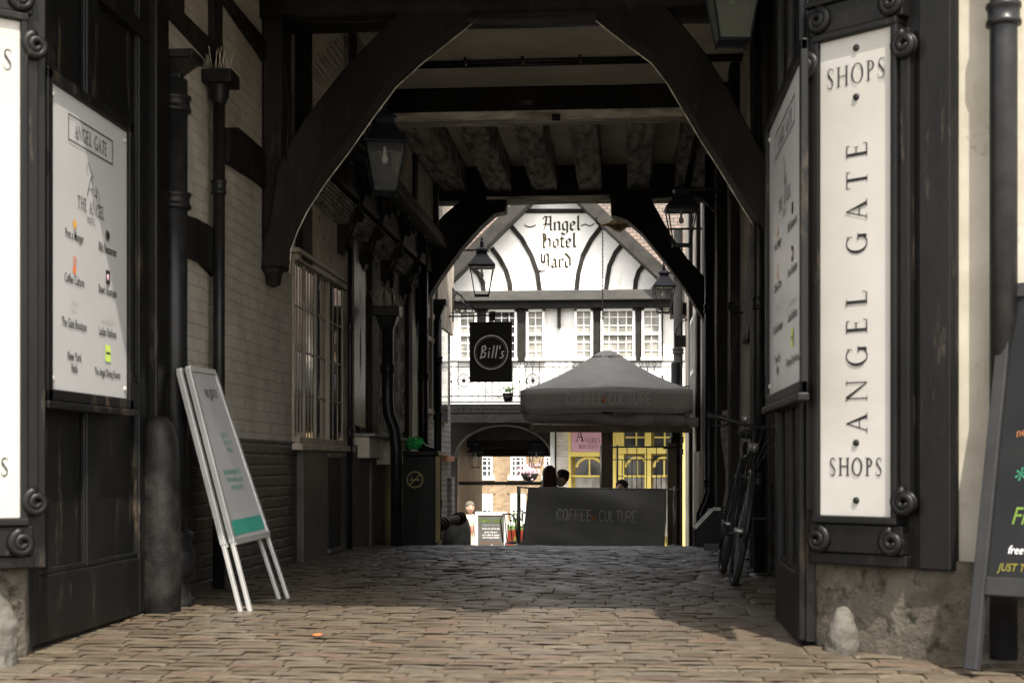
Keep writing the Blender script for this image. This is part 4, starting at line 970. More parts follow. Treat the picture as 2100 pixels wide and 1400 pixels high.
# ================================================================== RIGHT CHALK A-BOARD
rb = thing('sandwich_board', 'tall grey framed chalkboard with coloured writing at the right edge', 'sandwich board', (1.575, 5.20, -.03), R(-38))
for side_, tl in ((1, R(-13)), (-1, R(13))):
    Rm = Matrix.Rotation(tl, 3, 'X'); piv = Vector((0, .27, 1.47))
    def LB_(mb, a, b): mb.box(a, b, Rm, piv)
    y0 = .27
    mb = MB()
    LB_(mb, (-.36, y0 - .02, -.02), (-.31, y0 + .02, 1.47)); LB_(mb, (.31, y0 - .02, -.02), (.36, y0 + .02, 1.47))
    LB_(mb, (-.31, y0 - .018, 1.41), (.31, y0 + .018, 1.468)); LB_(mb, (-.31, y0 - .018, .26), (.31, y0 + .018, .33))
    mb.build('frame', 'board_frame', rb, False, bevel=.005)
    mb = MB(); LB_(mb, (-.31, y0 - .006, .33), (.31, y0 + .006, 1.41)); mb.build('blackboard', 'chalk', rb, False)
    if side_ == 1:
        def cw(s_, x, z, sz, mat, rot=0, sx=.8):
            o = words('lettering', s_, x, z, sz, mat, rb, y0 - .0075, sx, 'LEFT', .25, rot)
            o.data.transform(Matrix.Translation(piv) @ Rm.to_4x4() @ Matrix.Translation(-piv))
        cw('BUY', -.16, 1.20, .05, 'chalk_orange'); cw('GREAT', -.17, 1.12, .05, 'chalk_yellow'); cw('PARLOUR', -.17, 1.04, .045, 'chalk_white')
        cw('new', -.25, .86, .05, 'chalk_orange', R(-12)); cw('Real', -.19, .79, .09, 'chalk_green', 0, .8); cw('*', -.25, .66, .12, 'chalk_teal', 0); cw('Milk', -.10, .66, .13, 'chalk_yellow')
        cw('Frozen', -.24, .53, .095, 'chalk_green'); cw('Yogurt', -.0, .51, .10, 'chalk_green'); cw('free with', -.24, .42, .045, 'chalk_white'); cw('JUST THE BEST', -.27, .355, .042, 'chalk_yellow')
# ================================================================== BLACK BIN + RUBBISH
p = PY(859, 1132, 14.75)
bn = thing('litter_bin', 'black square bin with a faded no smoking symbol by the left wall', 'bin', (p.x, 14.95, gz(14.9)))
zt_ = PY(859, 928, 14.75).z; zb_ = gz(14.9)
x0, x1 = PY(822, 1000, 14.75).x, PY(893, 1000, 14.75).x
MB().box((x0, 14.75, zb_), (x1, 15.15, zt_ - .03)).build('body', 'timber_paint', bn, bevel=.012)
MB().box((x0 - .03, 14.72, zt_ - .03), (x1 + .035, 15.18, zt_ + .015)).build('lid', 'timber_paint', bn, bevel=.012)
mb = MB(); mb.box((x0 + .02, 14.735, zb_ + .33), (x1 - .02, 14.75, zb_ + .345)); mb.box((x0 - .01, 14.74, zb_), (x1 + .02, 15.16, zb_ + .05)); mb.build('trim', 'timber_paint', bn)
c_ = PY(851, 983, 14.745)
mb = MB(); rr = .082
stroke(mb, [(c_.x + rr * math.cos(R(a)), c_.z + rr * math.sin(R(a))) for a in range(0, 361, 15)], .014, 14.745); stroke(mb, [(c_.x - .055, c_.z - .055), (c_.x + .055, c_.z + .055)], .014, 14.744); stroke(mb, [(c_.x - .05, c_.z - .002), (c_.x + .05, c_.z - .002)], .016, 14.743)
stroke(mb, [(c_.x - .03, c_.z + .015), (c_.x - .04, c_.z + .03), (c_.x - .03, c_.z + .045)], .006, 14.743)
mb.build('no_smoking_symbol', 'dull_yellow', bn)
t = thing('plastic_bag', 'crumpled green plastic bag on top of the black bin', 'bag', PY(850, 912, 14.9))
pc = PY(850, 908, 14.9)
mb = MB(); n0 = 14
def bagf(u, v):
    a = u * 2 * math.pi; ph = v * math.pi; r = .085 * (1 + .35 * math.sin(5 * a + 3 * ph) * math.sin(ph) + .2 * math.sin(9 * ph + a))
    return pc + Vector((1.1 * r * math.sin(ph) * math.cos(a), r * math.sin(ph) * math.sin(a), .75 * r * math.cos(ph)))
mb.grid(bagf, 18, 12, False); mb.build('bag', 'bag_green', t)
t = thing('paper_cup', 'pale paper cup on the black bin left of the green bag', 'cup', (pc.x - .12, 14.9, zt_ + .015))
MB().lathe([(.028, 0), (.04, .10), (.043, .10), (.043, .108), (.001, .108)], (0, 0, 0), 16).build('cup', 'plastic_grey', t, False)
t = thing('crumpled_carton', 'dark crumpled carton on the black bin right of the green bag', 'carton', (pc.x + .14, 14.9, zt_ + .015))
MB().box((-.06, -.05, 0), (.06, .05, .06), Matrix.Rotation(.4, 3, 'Y') @ Matrix.Rotation(.5, 3, 'Z')).build('carton', 'timber_paint', t, False, rough=.02)

# flanged pipe and grey stone
fp = thing('soil_pipe', 'brown horizontal pipe with black flanges low on the left', 'pipe', PY(905, 1075, 16.2))
a_, b_ = PY(893, 1078, 16.0), PY(944, 1062, 16.8)
MB().tube([a_, lerp(a_, b_, .5), b_], .055, 18).build('pipe', 'wood_post', fp)
for k in (0.05, .18, .3, .88, 1.0):
    q = lerp(a_, b_, k); d = (b_ - a_).normalized() * .012; MB().tube([q - d, q + d], .078, 18).build('flange', 'iron', fp)
g2 = thing('guard_stone', 'rounded pale grey guard stone at the end of the left wall', 'guard stone', PY(935, 1130, 18.6))
pg = PY(934, 1132, 19.2)
mb = MB(); mb.lathe([(.19, -.35), (.19, .2), (.18, .34), (.15, .44), (.09, .5), (.001, .52)], (pg.x, 19.4, PY(934, 1130, 19.4).z), 24); mb.build('stone', 'grey_stone', g2)

# right clutter: boarded cellar hatch
p0 = 13.9
hb = thing('cellar_hatch', 'dark boxed hatch with sloping pale edged lid by the right wall', 'hatch', PY(1455, 1135, p0))
pts = [(1425, 1138), (1425, 1085), (1462, 1045), (1490, 1045), (1490, 1138)]
polyy(pts, p0, (0, .5, 0)).build('box', 'timber_paint', hb, bevel=.006)
mb = MB(); P = [PY(a, b, p0 - .005) for a, b in ((1425, 1082), (1462, 1043), (1478, 1043))]
mb.bar(P[0], P[1], .03, .02, (0, -1, 0)); mb.bar(P[1], P[2], .03, .02, (0, -1, 0)); mb.build('edging', 'steel', hb)
# wire basket
wb = thing('wire_rack', 'small black wire rack fixed low on the right pier', 'rack', PY(1495, 1045, 13.2))
mb = MB()
for k in range(4):
    a = PY(1482, 1040 + k * 7, 13.2); b = PY(1508, 1040 + k * 7, 13.2); mb.tube([a, b], .006, 6)
for k in range(4):
    a = PY(1482 + k * 8.5, 1038, 13.2); b = PY(1482 + k * 8.5, 1063, 13.2); mb.tube([a, b], .006, 6)
mb.build('wires', 'iron', wb)

# ================================================================== BICYCLE
bk = thing('bicycle', 'dark bicycle seen head on leaning against the right wall', 'bicycle', (.66, 8.6, gz(8.5)))
zg = gz(8.5)
lean = R(9.0)
def bl(p):     # bicycle plane: (side offset, along y, up) leaning towards +x
    sx, yy, up = p
    return Vector((.655 + sx * math.cos(lean) + up * math.sin(lean), 8.45 + yy, zg + up * math.cos(lean) - sx * math.sin(lean)))
def btube(name, pts, r, mat='iron', seg=8, parent=None):
    return MB().tube([bl(p) for p in pts], r, seg).build(name, mat, parent or bk)
def circ(yc, zc, r, n=36): return [(0, yc + r * math.cos(2 * math.pi * k / n), zc + r * math.sin(2 * math.pi * k / n)) for k in range(n + 1)]
for yc, nm in ((.35, 'front'), (1.38, 'rear')):
    w = btube('wheel', circ(yc, .34, .315), .011, 'iron', 8)
    o = MB().tube([bl(p) for p in circ(yc, .34, .33)], .02, 8).build('tyre', 'tyre'); o.parent = w; o.location = (0, 0, 0)
    mb = MB()
    for k in range(20):
        a = 2 * math.pi * k / 20; mb.tube([bl((.02 * (-1) ** k, yc, .34)), bl((0, yc + .31 * math.cos(a), .34 + .31 * math.sin(a)))], .0016, 3, False)
    mb.tube([bl((-.05, yc, .34)), bl((.05, yc, .34))], .018, 10)
    o = mb.build('spokes', 'steel'); o.parent = w
mb = MB()
for p_ in ([(0, .56, .84), (0, .50, .62)], [(0, .52, .66), (0, .88, .30)], [(0, .56, .80), (0, 1.06, .80)], [(0, .88, .30), (0, 1.08, .90)]):
    mb.tube([bl(q) for q in p_], .017, 8)
for s_ in (-.035, .035): mb.tube([bl((s_, .88, .30)), bl((s_, 1.38, .34)), bl((s_ * .4, 1.06, .80))], .009, 6)
mb.build('frame', 'iron', bk)
mb = MB()
for s_ in (-.045, .045): mb.tube([bl((s_ * .8, .50, .66)), bl((s_, .42, .5)), bl((s_, .35, .34))], .011, 8)
mb.tube([bl((-.05, .50, .67)), bl((.05, .50, .67))], .016, 8); mb.tube([bl((0, .5, .64)), bl((0, .57, .92)), bl((0, .55, 1.0))], .014, 8); mb.build('fork', 'iron', bk)
mb = MB(); mb.tube([bl(p_) for p_ in ((-.30, .58, 1.02), (-.24, .56, 1.02), (-.08, .54, .995), (0, .54, .99), (.08, .54, .995), (.2, .56, 1.0))], .0125, 8); hbm = mb.build('handlebar', 'iron', bk)
for s_, e_ in ((-.30, -.19), (.2, .1)): btube('grip', [(s_ * 1.02, .585, 1.02), (e_, .56, 1.015)], .018, 'tyre', 10)
for s_ in (-1, 1): btube('brake_lever', [(s_ * .16, .53, .99), (s_ * .2, .48, .965), (s_ * .27, .47, .955)], .006, 'iron', 6)
mb = MB()
for k in range(6):
    s_ = -.12 + .05 * k; mb.tube([bl((s_, .5, .99)), bl((s_ * 1.2, .40, 1.03 - .02 * k)), bl((s_ * .7, .38, .88)), bl((s_ * .3, .44, .74)), bl((.01 * k, .5, .68))], .0035, 5)
mb.build('cables', 'tyre', bk)
btube('lamp', [(0, .40, .86), (0, .48, .86)], .03, 'steel', 12); btube('bell', [(-.07, .5, 1.03), (-.07, .55, 1.03)], .022, 'steel', 12)
mb = MB(); mb.tube([bl(p_) for p_ in [(0, .35 + .37 * math.cos(a), .34 + .37 * math.sin(a)) for a in [R(q) for q in range(20, 195, 12)]]], .014, 8); mb.build('mudguard', 'iron', bk)
mb = MB(); mb.ball(bl((0, 1.1, .96)), (.07, .14, .035), 12, 8); mb.build('saddle', 'tyre', bk)
mb = MB(); mb.tube([bl((-.06, .88, .30)), bl((.06, .88, .30))], .02, 8)
for s_, d in ((-1, 1), (1, -1)): mb.tube([bl((s_ * .06, .88, .3)), bl((s_ * .07, .88 + d * .12, .3 - d * .12))], .01, 6); mb.box(bl((s_ * .07, .84 + d * .12, .29 - d * .12)), bl((s_ * .17, .92 + d * .12, .315 - d * .12)))
mb.build('cranks', 'iron', bk)

# ================================================================== SIDE BUILDINGS BEYOND THE SECOND ARCH
lb = thing('side_building', 'grey painted brick building end on the left beyond the far arch', 'building', (XL, 18.7, -.5))
ye = PX(924, 700, XL).y
MB().box((XL - 3, 17.15, -.9), (XL, ye, PX(924, 690, XL).z)).build('wall', 'brick_grey', lb)
MB().box((XL - 3, 17.15, PX(924, 690, XL).z), (XL + .06, ye - .1, 6.4)).build('upper_wall', 'plaster', lb)
MB().box((XL + .0, 17.3, 1.45), (XL + .05, 18.2, 3.3)).build('window', 'pane', lb)
mb = MB()
for yy in (17.25, 17.7, 18.2): mb.box((XL, yy - .04, 1.4), (XL + .09, yy + .04, 3.35))
for zz in (1.4, 2.3, 3.3): mb.box((XL, 17.25, zz - .03), (XL + .085, 18.2, zz + .03))
mb.build('window_frame', 'tan_paint', lb)
MB().box((XL, 18.6, 1.3), (XL + .04, 19.6, 2.6)).build('window', 'pane', lb)
MB().box((XL, 19.3, .78), (XL + .07, 20.1, .86)).build('terracotta_sill', 'terracotta', lb)
MB().box((XL, ye - .35, -.9), (XL + .06, ye + .0, .55)).build('pier', 'brick_grey', lb)
rbld = thing('side_building', 'dark side building on the right beyond the far arch', 'building', (XR, 20, -.6))
MB().box((XR, 17.25, -1.2), (XR + 4, 24.2, 6.5)).build('wall', 'plaster', rbld)
for yy in (17.5, 19.2, 21.4): MB().box((XR - .05, yy, -1), (XR, yy + .35, 6)).build('post', 'timber', rbld)
MB().box((XR - .10, 17.6, -.9), (XR, 19.0, .9)).build('low_pier', 'plaster', rbld)
MB().box((XR - .03, 20.0, 1.3), (XR, 21.0, 2.8)).build('window', 'pane', rbld)
mb = MB()
for yy in (20.0, 20.5, 21.0): mb.box((XR - .06, yy - .03, 1.3), (XR - .031, yy + .03, 2.8))
for zz in (1.3, 2.05, 2.8): mb.box((XR - .058, 20, zz - .03), (XR - .032, 21, zz + .03))
mb.build('window_frame', 'white_paint', rbld)
p = PY(1388, 560, 24.0)
MB().box((XR - .25, 23.6, 3.2), (XR + .3, 24.3, 3.4)).build('corbel', 'timber', rbld)

# small hanging chain sign at the right
hs = thing('hanging_sign', 'small dark box sign on chains right of the white gable', 'sign', PY(1390, 710, 22.5))
q0 = PY(1383, 688, 22.5); q1 = PY(1400, 711, 22.5)
MB().box((q0.x, 22.45, q1.z), (q1.x + .05, 22.6, q0.z)).build('board', 'iron', hs, bevel=.004)
mb = MB(); mb.tube([PY(1384, 688, 22.5), PY(1389, 672, 22.5), PY(1397, 660, 22.5)], .012, 6); mb.tube([PY(1398, 688, 22.5), PY(1397, 660, 22.5), PY(1410, 655, 22.5)], .012, 6); mb.build('chain', 'iron', hs)
# gilded ornament with hook and chain hanging from the far beam
go = thing('hanging_ornament', 'gilded bulbous ornament with hook and long thin chain before the gable', 'ornament', PY(1262, 465, 18.4))
po = PY(1268, 464, 18.4)
def orn(u, v):
    a = u * 2 * math.pi; x = -.26 + .52 * v
    r = .012 + .095 * math.exp(-((x + .0) / .10) ** 2) + .03 * math.exp(-((x - .2) / .08) ** 2) * 1.0
    r *= 1 + .12 * math.sin(8 * a) * math.exp(-(x / .12) ** 2)
    return po + Vector((x, r * math.cos(a), r * math.sin(a) - .06 * x * x * 4 + .03))
MB().grid(orn, 20, 22).build('body', 'gilt', go)
mb = MB(); mb.tube([PY(a, b, 18.4) for a, b in ((1232, 462), (1224, 458), (1220, 450), (1224, 446))], .011, 6); mb.tube([PY(a, b, 18.4) for a, b in ((1302, 468), (1330, 472), (1350, 470))], .014, 6); mb.tube([PY(1350, 470, 18.4), (XR, 18.4, PY(1350, 470, 18.4).z)], .014, 6); mb.build('hook', 'iron', go)
mb = MB(); A = PY(1236, 470, 18.4); Bz = PY(1236, 660, 18.4).z; n = 46
for k in range(n):
    z_ = A.z + (Bz - A.z) * k / n; mb.ball((A.x, 18.4, z_), (.006 if k % 2 else .011, .011 if k % 2 else .006, .02), 6, 4)
mb.build('chain', 'steel', go)

# ================================================================== BILL'S HANGING SIGN
Ys = 19.6
bs = thing('hanging_sign', "square black sign with a ringed handwritten name on an iron bracket", 'sign', PY(1005, 783, Ys))
A, B = PY(963, 660, Ys), PY(1050, 783, Ys)
MB().box((A.x, Ys, B.z), (B.x, Ys + .03, A.z)).build('board', 'chalk', bs, bevel=.004)
mb = MB(); c_ = PY(1007, 722, Ys - .003); rr = 34.5 / 2916.7 * Ys
stroke(mb, [(c_.x + rr * math.cos(R(a)), c_.z + rr * math.sin(R(a))) for a in range(0, 361, 8)], .013, Ys - .002)
for k in range(64):
    a = R(k * 360 / 64); r2 = rr * .87
    if 38 < k * 360 / 64 % 180 < 52: pass
    stroke(mb, [(c_.x + r2 * math.cos(a), c_.z + r2 * math.sin(a)), (c_.x + (r2 + .006) * math.cos(a), c_.z + (r2 + .006) * math.sin(a))], .004, Ys - .002)
mb.build('ring', 'chalk_white', bs)
mb = MB(); adv = {'B': 1, 'i': .5, 'l': .45, "'": .3, 's': .5}
mono(mb, "Bill's", c_.x - .14, c_.z - .075, .088, .155, .017, Ys - .002, .08, adv, warp=lambda x, z: (x + (z - c_.z) * .12, z))
mb.build('lettering', 'chalk_white', bs)
mb = MB(); zz = PY(1000, 645, Ys).z
mb.bar(PY(922, 649, Ys), PY(1052, 645, Ys), .02, .02); mb.bar(PY(925, 641, Ys), PY(1052, 641, Ys), .012, .012); mb.bar(PY(929, 590, Ys), PY(929, 660, Ys), .02, .02, (1, 0, 0)); mb.bar(PY(930, 594, Ys), PY(982, 640, Ys), .014, .014)
for cx, cy, r in ((944, 630, 12), (962, 634, 8), (940, 610, 8)):
    mb.tube([PY(cx + r * math.cos(R(a)), cy + r * math.sin(R(a)), Ys) for a in range(0, 361, 20)], .008, 6)
for px in (972, 1040): mb.tube([PY(px, 645, Ys), PY(px, 662, Ys)], .008, 6)
mb.box(PY(1004, 638, Ys - .01), PY(1016, 658, Ys + .02)); mb.build('bracket', 'iron', bs)
mb = MB(); mb.bar((XL, Ys, zz), PY(924, 648, Ys), .02, .02); mb.build('wall_arm', 'iron', bs)

# ================================================================== GABLE HOUSE
YG = 30.0
gh = thing('gabled_house', 'sunlit white timber framed gable with blackletter sign and sash windows', 'house', (-1.4, YG, -1.75))
def GY(px, py, d=0): return PY(px, py, YG - d)
apex = GY(1146, 352)
# gable wall
zl = GY(1100, 600).z
lx, rx = GY(880, 600).x, GY(1425, 600).x
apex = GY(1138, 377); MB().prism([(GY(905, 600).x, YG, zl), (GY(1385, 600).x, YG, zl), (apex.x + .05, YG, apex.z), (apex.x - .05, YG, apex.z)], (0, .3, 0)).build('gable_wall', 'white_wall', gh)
# curved struts
def curved(pts_in, w, mat='timber'):
    n = len(pts_in); L = []; Rr_ = []
    for i, (x, y) in enumerate(pts_in):
        a = pts_in[max(i - 1, 0)]; b = pts_in[min(i + 1, n - 1)]; dx, dy = b[0] - a[0], b[1] - a[1]; q = math.hypot(dx, dy); nx, ny = -dy / q * w / 2, dx / q * w / 2
        L.append((x + nx, y + ny)); Rr_.append((x - nx, y - ny))
    return L + Rr_[::-1]
M['far_timber'] = mottled('weathered dark timber', (.010, .010, .009), (.022, .020, .018), 4, .7, .4, 18, .006)
for pts in ([(1047, 462), (1070, 490), (1090, 525), (1102, 560), (1107, 598)], [(1235, 462), (1212, 492), (1195, 525), (1186, 560), (1182, 598)],
            [(1008, 508), (1024, 530), (1038, 555), (1045, 580), (1047, 600)], [(1279, 498), (1262, 518), (1250, 545), (1245, 575), (1243, 598)], [(1322, 542), (1310, 556), (1304, 575), (1302, 598)], [(968, 548), (982, 562), (990, 580), (992, 600)]):
    MB().prism([GY(a, b, .03) for a, b in curved(pts, 9.5)], (0, .04, 0)).build('curved_strut', 'far_timber', gh)
MB().prism([GY(a, b, .03) for a, b in ((1060, 428), (1230, 428), (1232, 437), (1058, 437))], (0, .04, 0)).build('collar_beam', 'far_timber', gh)
# bargeboards and roof with overhang
for sgn, pts, nm in ((-1, [(905, 592), (905, 570), (1146, 332), (1146, 352), (1075, 425)], 'l'), (1, [(1430, 625), (1430, 600), (1146, 332), (1146, 352), (1215, 418)], 'r')):
    pass
def slope(pa, pb, off, w, d0, d1, mat, name):
    a, b = GY(*pa, .0), GY(*pb, .0)
    mb = MB(); d = (b - a).normalized(); u = Vector((-d.z, 0, d.x)); u = u if u.z > 0 else -u
    mb.prism([Vector((q.x, YG - d0, q.z)) + u * k for q, k in ((a, off), (b, off), (b, off + w), (a, off + w))], (0, d0 - d1, 0)); return mb.build(name, mat, gh)
Lp0, Rp0 = (880, 672), (1440, 668)
# underside line of the roof: through (925,578)-(1085,415) left, (1215,418)-(1380,578) right
la, lb2, ra = (885, 625), (1138, 374), (1425, 645)
slope(la, lb2, -.02, .05, .45, -5, 'fascia', 'soffit'); slope(ra, lb2, -.02, .05, .45, -5, 'fascia', 'soffit')
slope(la, lb2, -.02, .25, .50, .45, 'barge', 'bargeboard'); slope(ra, lb2, -.02, .25, .50, .45, 'barge', 'bargeboard')
zr0 = GY(900, 640).z
for (xa, xb) in ((lx - 9, apex.x - .1), (apex.x + .1, rx + 9)):
    MB().prism([(xa, YG + 2.0, zr0 - .5), (xa, YG + 2.0, zr0), (xa, YG + 6.5, zr0 + 4.5), (xa, YG + 11, zr0)], (xb - xa, 0, 0)).build('wing_roof', 'tile', gh)
slope(la, lb2, .03, .10, .44, -5, 'tile', 'roof'); slope(ra, lb2, .03, .10, .44, -5, 'tile', 'roof')
# bressummer and band
za, zb2, zc2 = GY(1100, 598).z, GY(1100, 618).z, GY(1100, 632).z
MB().box((lx, YG - .25, zb2), (rx, YG, za)).build('bressummer', 'fascia', gh, bevel=.01)
MB().box((lx, YG - .12, zc2), (rx, YG + .02, zb2)).build('dark_band', 'far_timber', gh)
zfl = GY(1100, 850).z
MB().box((lx, YG + .08, zfl - .1), (rx, YG + .3, zc2)).build('first_floor_wall', 'white_wall', gh)
MB().box((GY(1143, 640).x, YG - .04, GY(1100, 672).z), (GY(1150, 640).x, YG + .08, zc2)).build('corbel', 'far_timber', gh)
zs, ze = GY(1100, 634).z, GY(1100, 737).z
for a, b in ((979, 996), (1061, 1077), (1217, 1231), (1304, 1315), (1357, 1360)):
    MB().box((GY(a, 700).x, YG + .02, ze - .02), (GY(b, 700).x, YG + .10, zc2)).build('window_post', 'far_timber', gh)
def sash(a, b, cols, mat='pane_net', zs=zs, ze=ze, paint='white_paint', rows_=6, Yw=YG):
    x0, x1 = GY(a, 700).x, GY(b, 700).x
    f = MB(); w = .05
    f.box((x0, Yw - .02, ze), (x0 + w, Yw + .08, zs)); f.box((x1 - w, Yw - .02, ze), (x1, Yw + .08, zs)); f.box((x0, Yw - .02, zs - w), (x1, Yw + .08, zs)); f.box((x0 - .02, Yw - .05, ze - .03), (x1 + .02, Yw + .08, ze + .04))
    zm = (zs + ze) / 2; f.box((x0, Yw - .01, zm - .025), (x1, Yw + .08, zm + .025))
    for k in range(1, cols): xx = x0 + (x1 - x0) * k / cols; f.box((xx - .010, Yw + .03, ze), (xx + .010, Yw + .07, zs))
    for k in range(1, rows_): zz = ze + (zs - ze) * k / rows_; f.box((x0, Yw + .032, zz - .009), (x1, Yw + .068, zz + .009))
    o = f.build('window', paint, gh)
    g = MB().box((x0 + .01, Yw + .05, ze), (x1 - .01, Yw + .06, zs)).build('glass', mat, None); g.parent = o; g.location = (0, 0, 0)
for a, b, c_, m_ in ((940, 978, 2, 'pane_net'), (997, 1060, 4, 'pane'), (1079, 1117, 2, 'pane_net'), (1178, 1216, 2, 'pane_net'), (1232, 1302, 4, 'pane_net'), (1316, 1356, 2, 'pane_net')): sash(a, b, c_, m_)
# blackletter
mb = MB(); yl = YG - .006; hx = 27 / 2916.7 * YG
p = GY(1147, 473); blackletter(mb, 'Angel', p.x + .05, p.z, hx * .68, yl)
p = GY(1147, 508); blackletter(mb, 'Hotel', p.x, p.z, hx * .68, yl)
p = GY(1140, 549); blackletter(mb, 'Yard', p.x, p.z, hx * .68, yl)
stroke(mb, [(GY(a, b).x, GY(a, b).z) for a, b in ((1076, 462), (1084, 466), (1092, 465), (1098, 462))], .025, yl); stroke(mb, [(GY(a, b).x, GY(a, b).z) for a, b in ((1192, 463), (1200, 460), (1210, 464), (1218, 459))], .025, yl)
mb.build('lettering', 'gold_ink', gh)
# ground floor: arch left, shop right. spandrel with arch cut
xa0, xa1 = GY(925, 900).x, GY(1138, 900).x; ztop = zfl; zsp = GY(1030, 940).z; zcr = GY(1030, 871).z
arch = []
n = 20
for k in range(n + 1):
    a = math.pi * k / n; arch.append(((xa0 + xa1) / 2 + .02 - (xa1 - xa0 - .16) / 2 * math.cos(a), YG, zsp + (zcr - zsp) * math.sin(a)))
mb = MB()
outer = [(xa0 - 3, YG, -1.95), (xa0 - 3, YG, ztop), (xa1 + .0, YG, ztop), (xa1, YG, -1.95)]
# build as strips above the arch
for k in range(n):
    a, b = arch[k], arch[k + 1]; mb.prism([a, b, (b[0], YG, ztop), (a[0], YG, ztop)], (0, .3, 0))
mb.prism([(xa0 - 3, YG, -1.95), arch[0][:2] + (-1.95,), arch[0], (arch[0][0], YG, ztop), (xa0 - 3, YG, ztop)], (0, .3, 0)); mb.prism([(arch[-1][0], YG, -1.95), (xa1, YG, -1.95), (xa1, YG, ztop), (arch[-1][0], YG, ztop), arch[-1]], (0, .3, 0))
mb.build('arch_wall', 'far_timber', gh)
mb = MB(); mb.tube([(a[0], YG - .01, a[2]) for a in arch], .03, 6); mb.build('arch_rib', 'fascia', gh)
mb = MB(); mb.box((xa0 - .2, YG + .3, -1.95), (xa0 + .06, YG + 6, ztop)); mb.box((xa1 - .06, YG + .3, -1.95), (xa1 + .3, YG + 6, ztop)); mb.build('passage_side', 'tan_paint', gh)
zlow = GY(1050, 937).z
MB().box((xa0, YG + .3, zcr + .1), (xa1, YG + 6, zcr + .3)).build('passage_ceiling', 'render_dark', gh)
for k, py in enumerate((905, 922)): MB().box((xa0, YG + 1 + k * 1.5, PY(1030, py - 4, YG + 1 + k * 1.5).z), (xa1, YG + 1.3 + k * 1.5, zcr + .1)).build('passage_beam', 'far_timber', gh)
MB().box((xa0, YG + 4, PY(1030, 936, YG + 4).z), (xa1, YG + 4.3, zcr + .12)).build('passage_beam', 'far_timber', gh)
# right ground floor wall
MB().box((GY(1141, 900).x, YG, -1.95), (GY(1172, 900).x, YG + .3, zfl)).build('white_pier', 'white_brick', gh)
MB().tube([GY(1133, 850, .08), (GY(1133, 900, .08).x, YG - .08, -1.75)], .05, 14).build('white_pipe', 'white_paint', gh)
MB().box((GY(1172, 900).x, YG + .08, -1.95), (rx, YG + .3, zfl)).build('ground_floor_wall', 'yellow', gh)

# yellow shopfront
sf = thing('shopfront', 'yellow painted boutique shopfront with pink signboard behind the parasol', 'shopfront', (0, YG, -1.75))
def SB(px0, py0, px1, py1, d0, d1, mb=None):
    mb = mb or MB(); a = PY(px0, py0, YG); b = PY(px1, py1, YG); return mb.box((a.x, YG - d0, b.z), (b.x, YG - d1, a.z))
SB(1170, 872, 1236, 926, .10, -.05).build('signboard', 'pink', sf, bevel=.004)
mb = MB(); p = PY(1207, 921, YG - .101)
serif(mb, 'BOUTIQUE', p.x, PY(1207, 920, YG).z, .088, YG - .102, .10, .72)
serif(mb, "NGEL'S", PY(1213, 910, YG).x + .03, PY(1213, 908, YG).z, .10, YG - .102, .10, .78); serif(mb, 'A', PY(1189, 905, YG).x, PY(1189, 905, YG).z, .26, YG - .102, .1, .85)
mb.build('lettering', 'black_ink', sf)
mb = MB(); SB(1166, 926, 1236, 936, .14, -.05, mb); SB(1166, 866, 1171, 1180, .12, -.05, mb); SB(1236, 866, 1262, 1180, .07, -.05, mb); SB(1384, 866, 1420, 1180, .12, -.05, mb); SB(1262, 917, 1384, 930, .13, -.05, mb); SB(1322, 866, 1335, 1180, .09, -.05, mb); SB(1170, 974, 1236, 978, .06, -.05, mb); SB(1262, 974, 1384, 978, .06, -.05, mb)
SB(1262, 866, 1280, 1180, .06, -.05, mb); mb.build('frame', 'yellow', sf, bevel=.01)
for a, b, c_, d in ((1282, 878, 1328, 915), (1342, 878, 1384, 915)):
    mb = MB(); SB(a, (b + d) / 2 - 1.5, c_, (b + d) / 2 + 1.5, .045, -.03, mb); SB((a + c_) / 2 - 1.5, b, (a + c_) / 2 + 1.5, d, .05, -.03, mb); mb.build('glazing_bar', 'yellow', sf)
for a, c_ in ((1182, 1236), (1283, 1330), (1340, 1384)):
    m_ = (a + c_) / 2; SB(m_ - 1.5, 936, m_ + 1.5, 974, .05, -.03).build('glazing_bar', 'yellow', sf)
for a, b, c_, d in ((1282, 878, 1328, 915), (1342, 878, 1384, 915), (1180, 938, 1236, 973), (1283, 934, 1330, 973), (1340, 934, 1384, 973), (1180, 979, 1236, 1100), (1283, 979, 1330, 1100), (1340, 979, 1384, 1100)):
    SB(a, b, c_, d, .03, -.04).build('pane', 'pane' if d < 975 else 'pane_net', sf)
for a, c_ in ((1182, 1236), (1283, 1330), (1340, 1384)):
    m_, r_ = (a + c_) / 2, (c_ - a) / 2 - 1
    A_ = [PY(m_ + r_ * math.cos(R(q)), 958 - 20 * math.sin(R(q)), YG - .05) for q in range(0, 181, 12)]
    MB().tube(A_, .03, 6).build('arched_bar', 'yellow', sf)
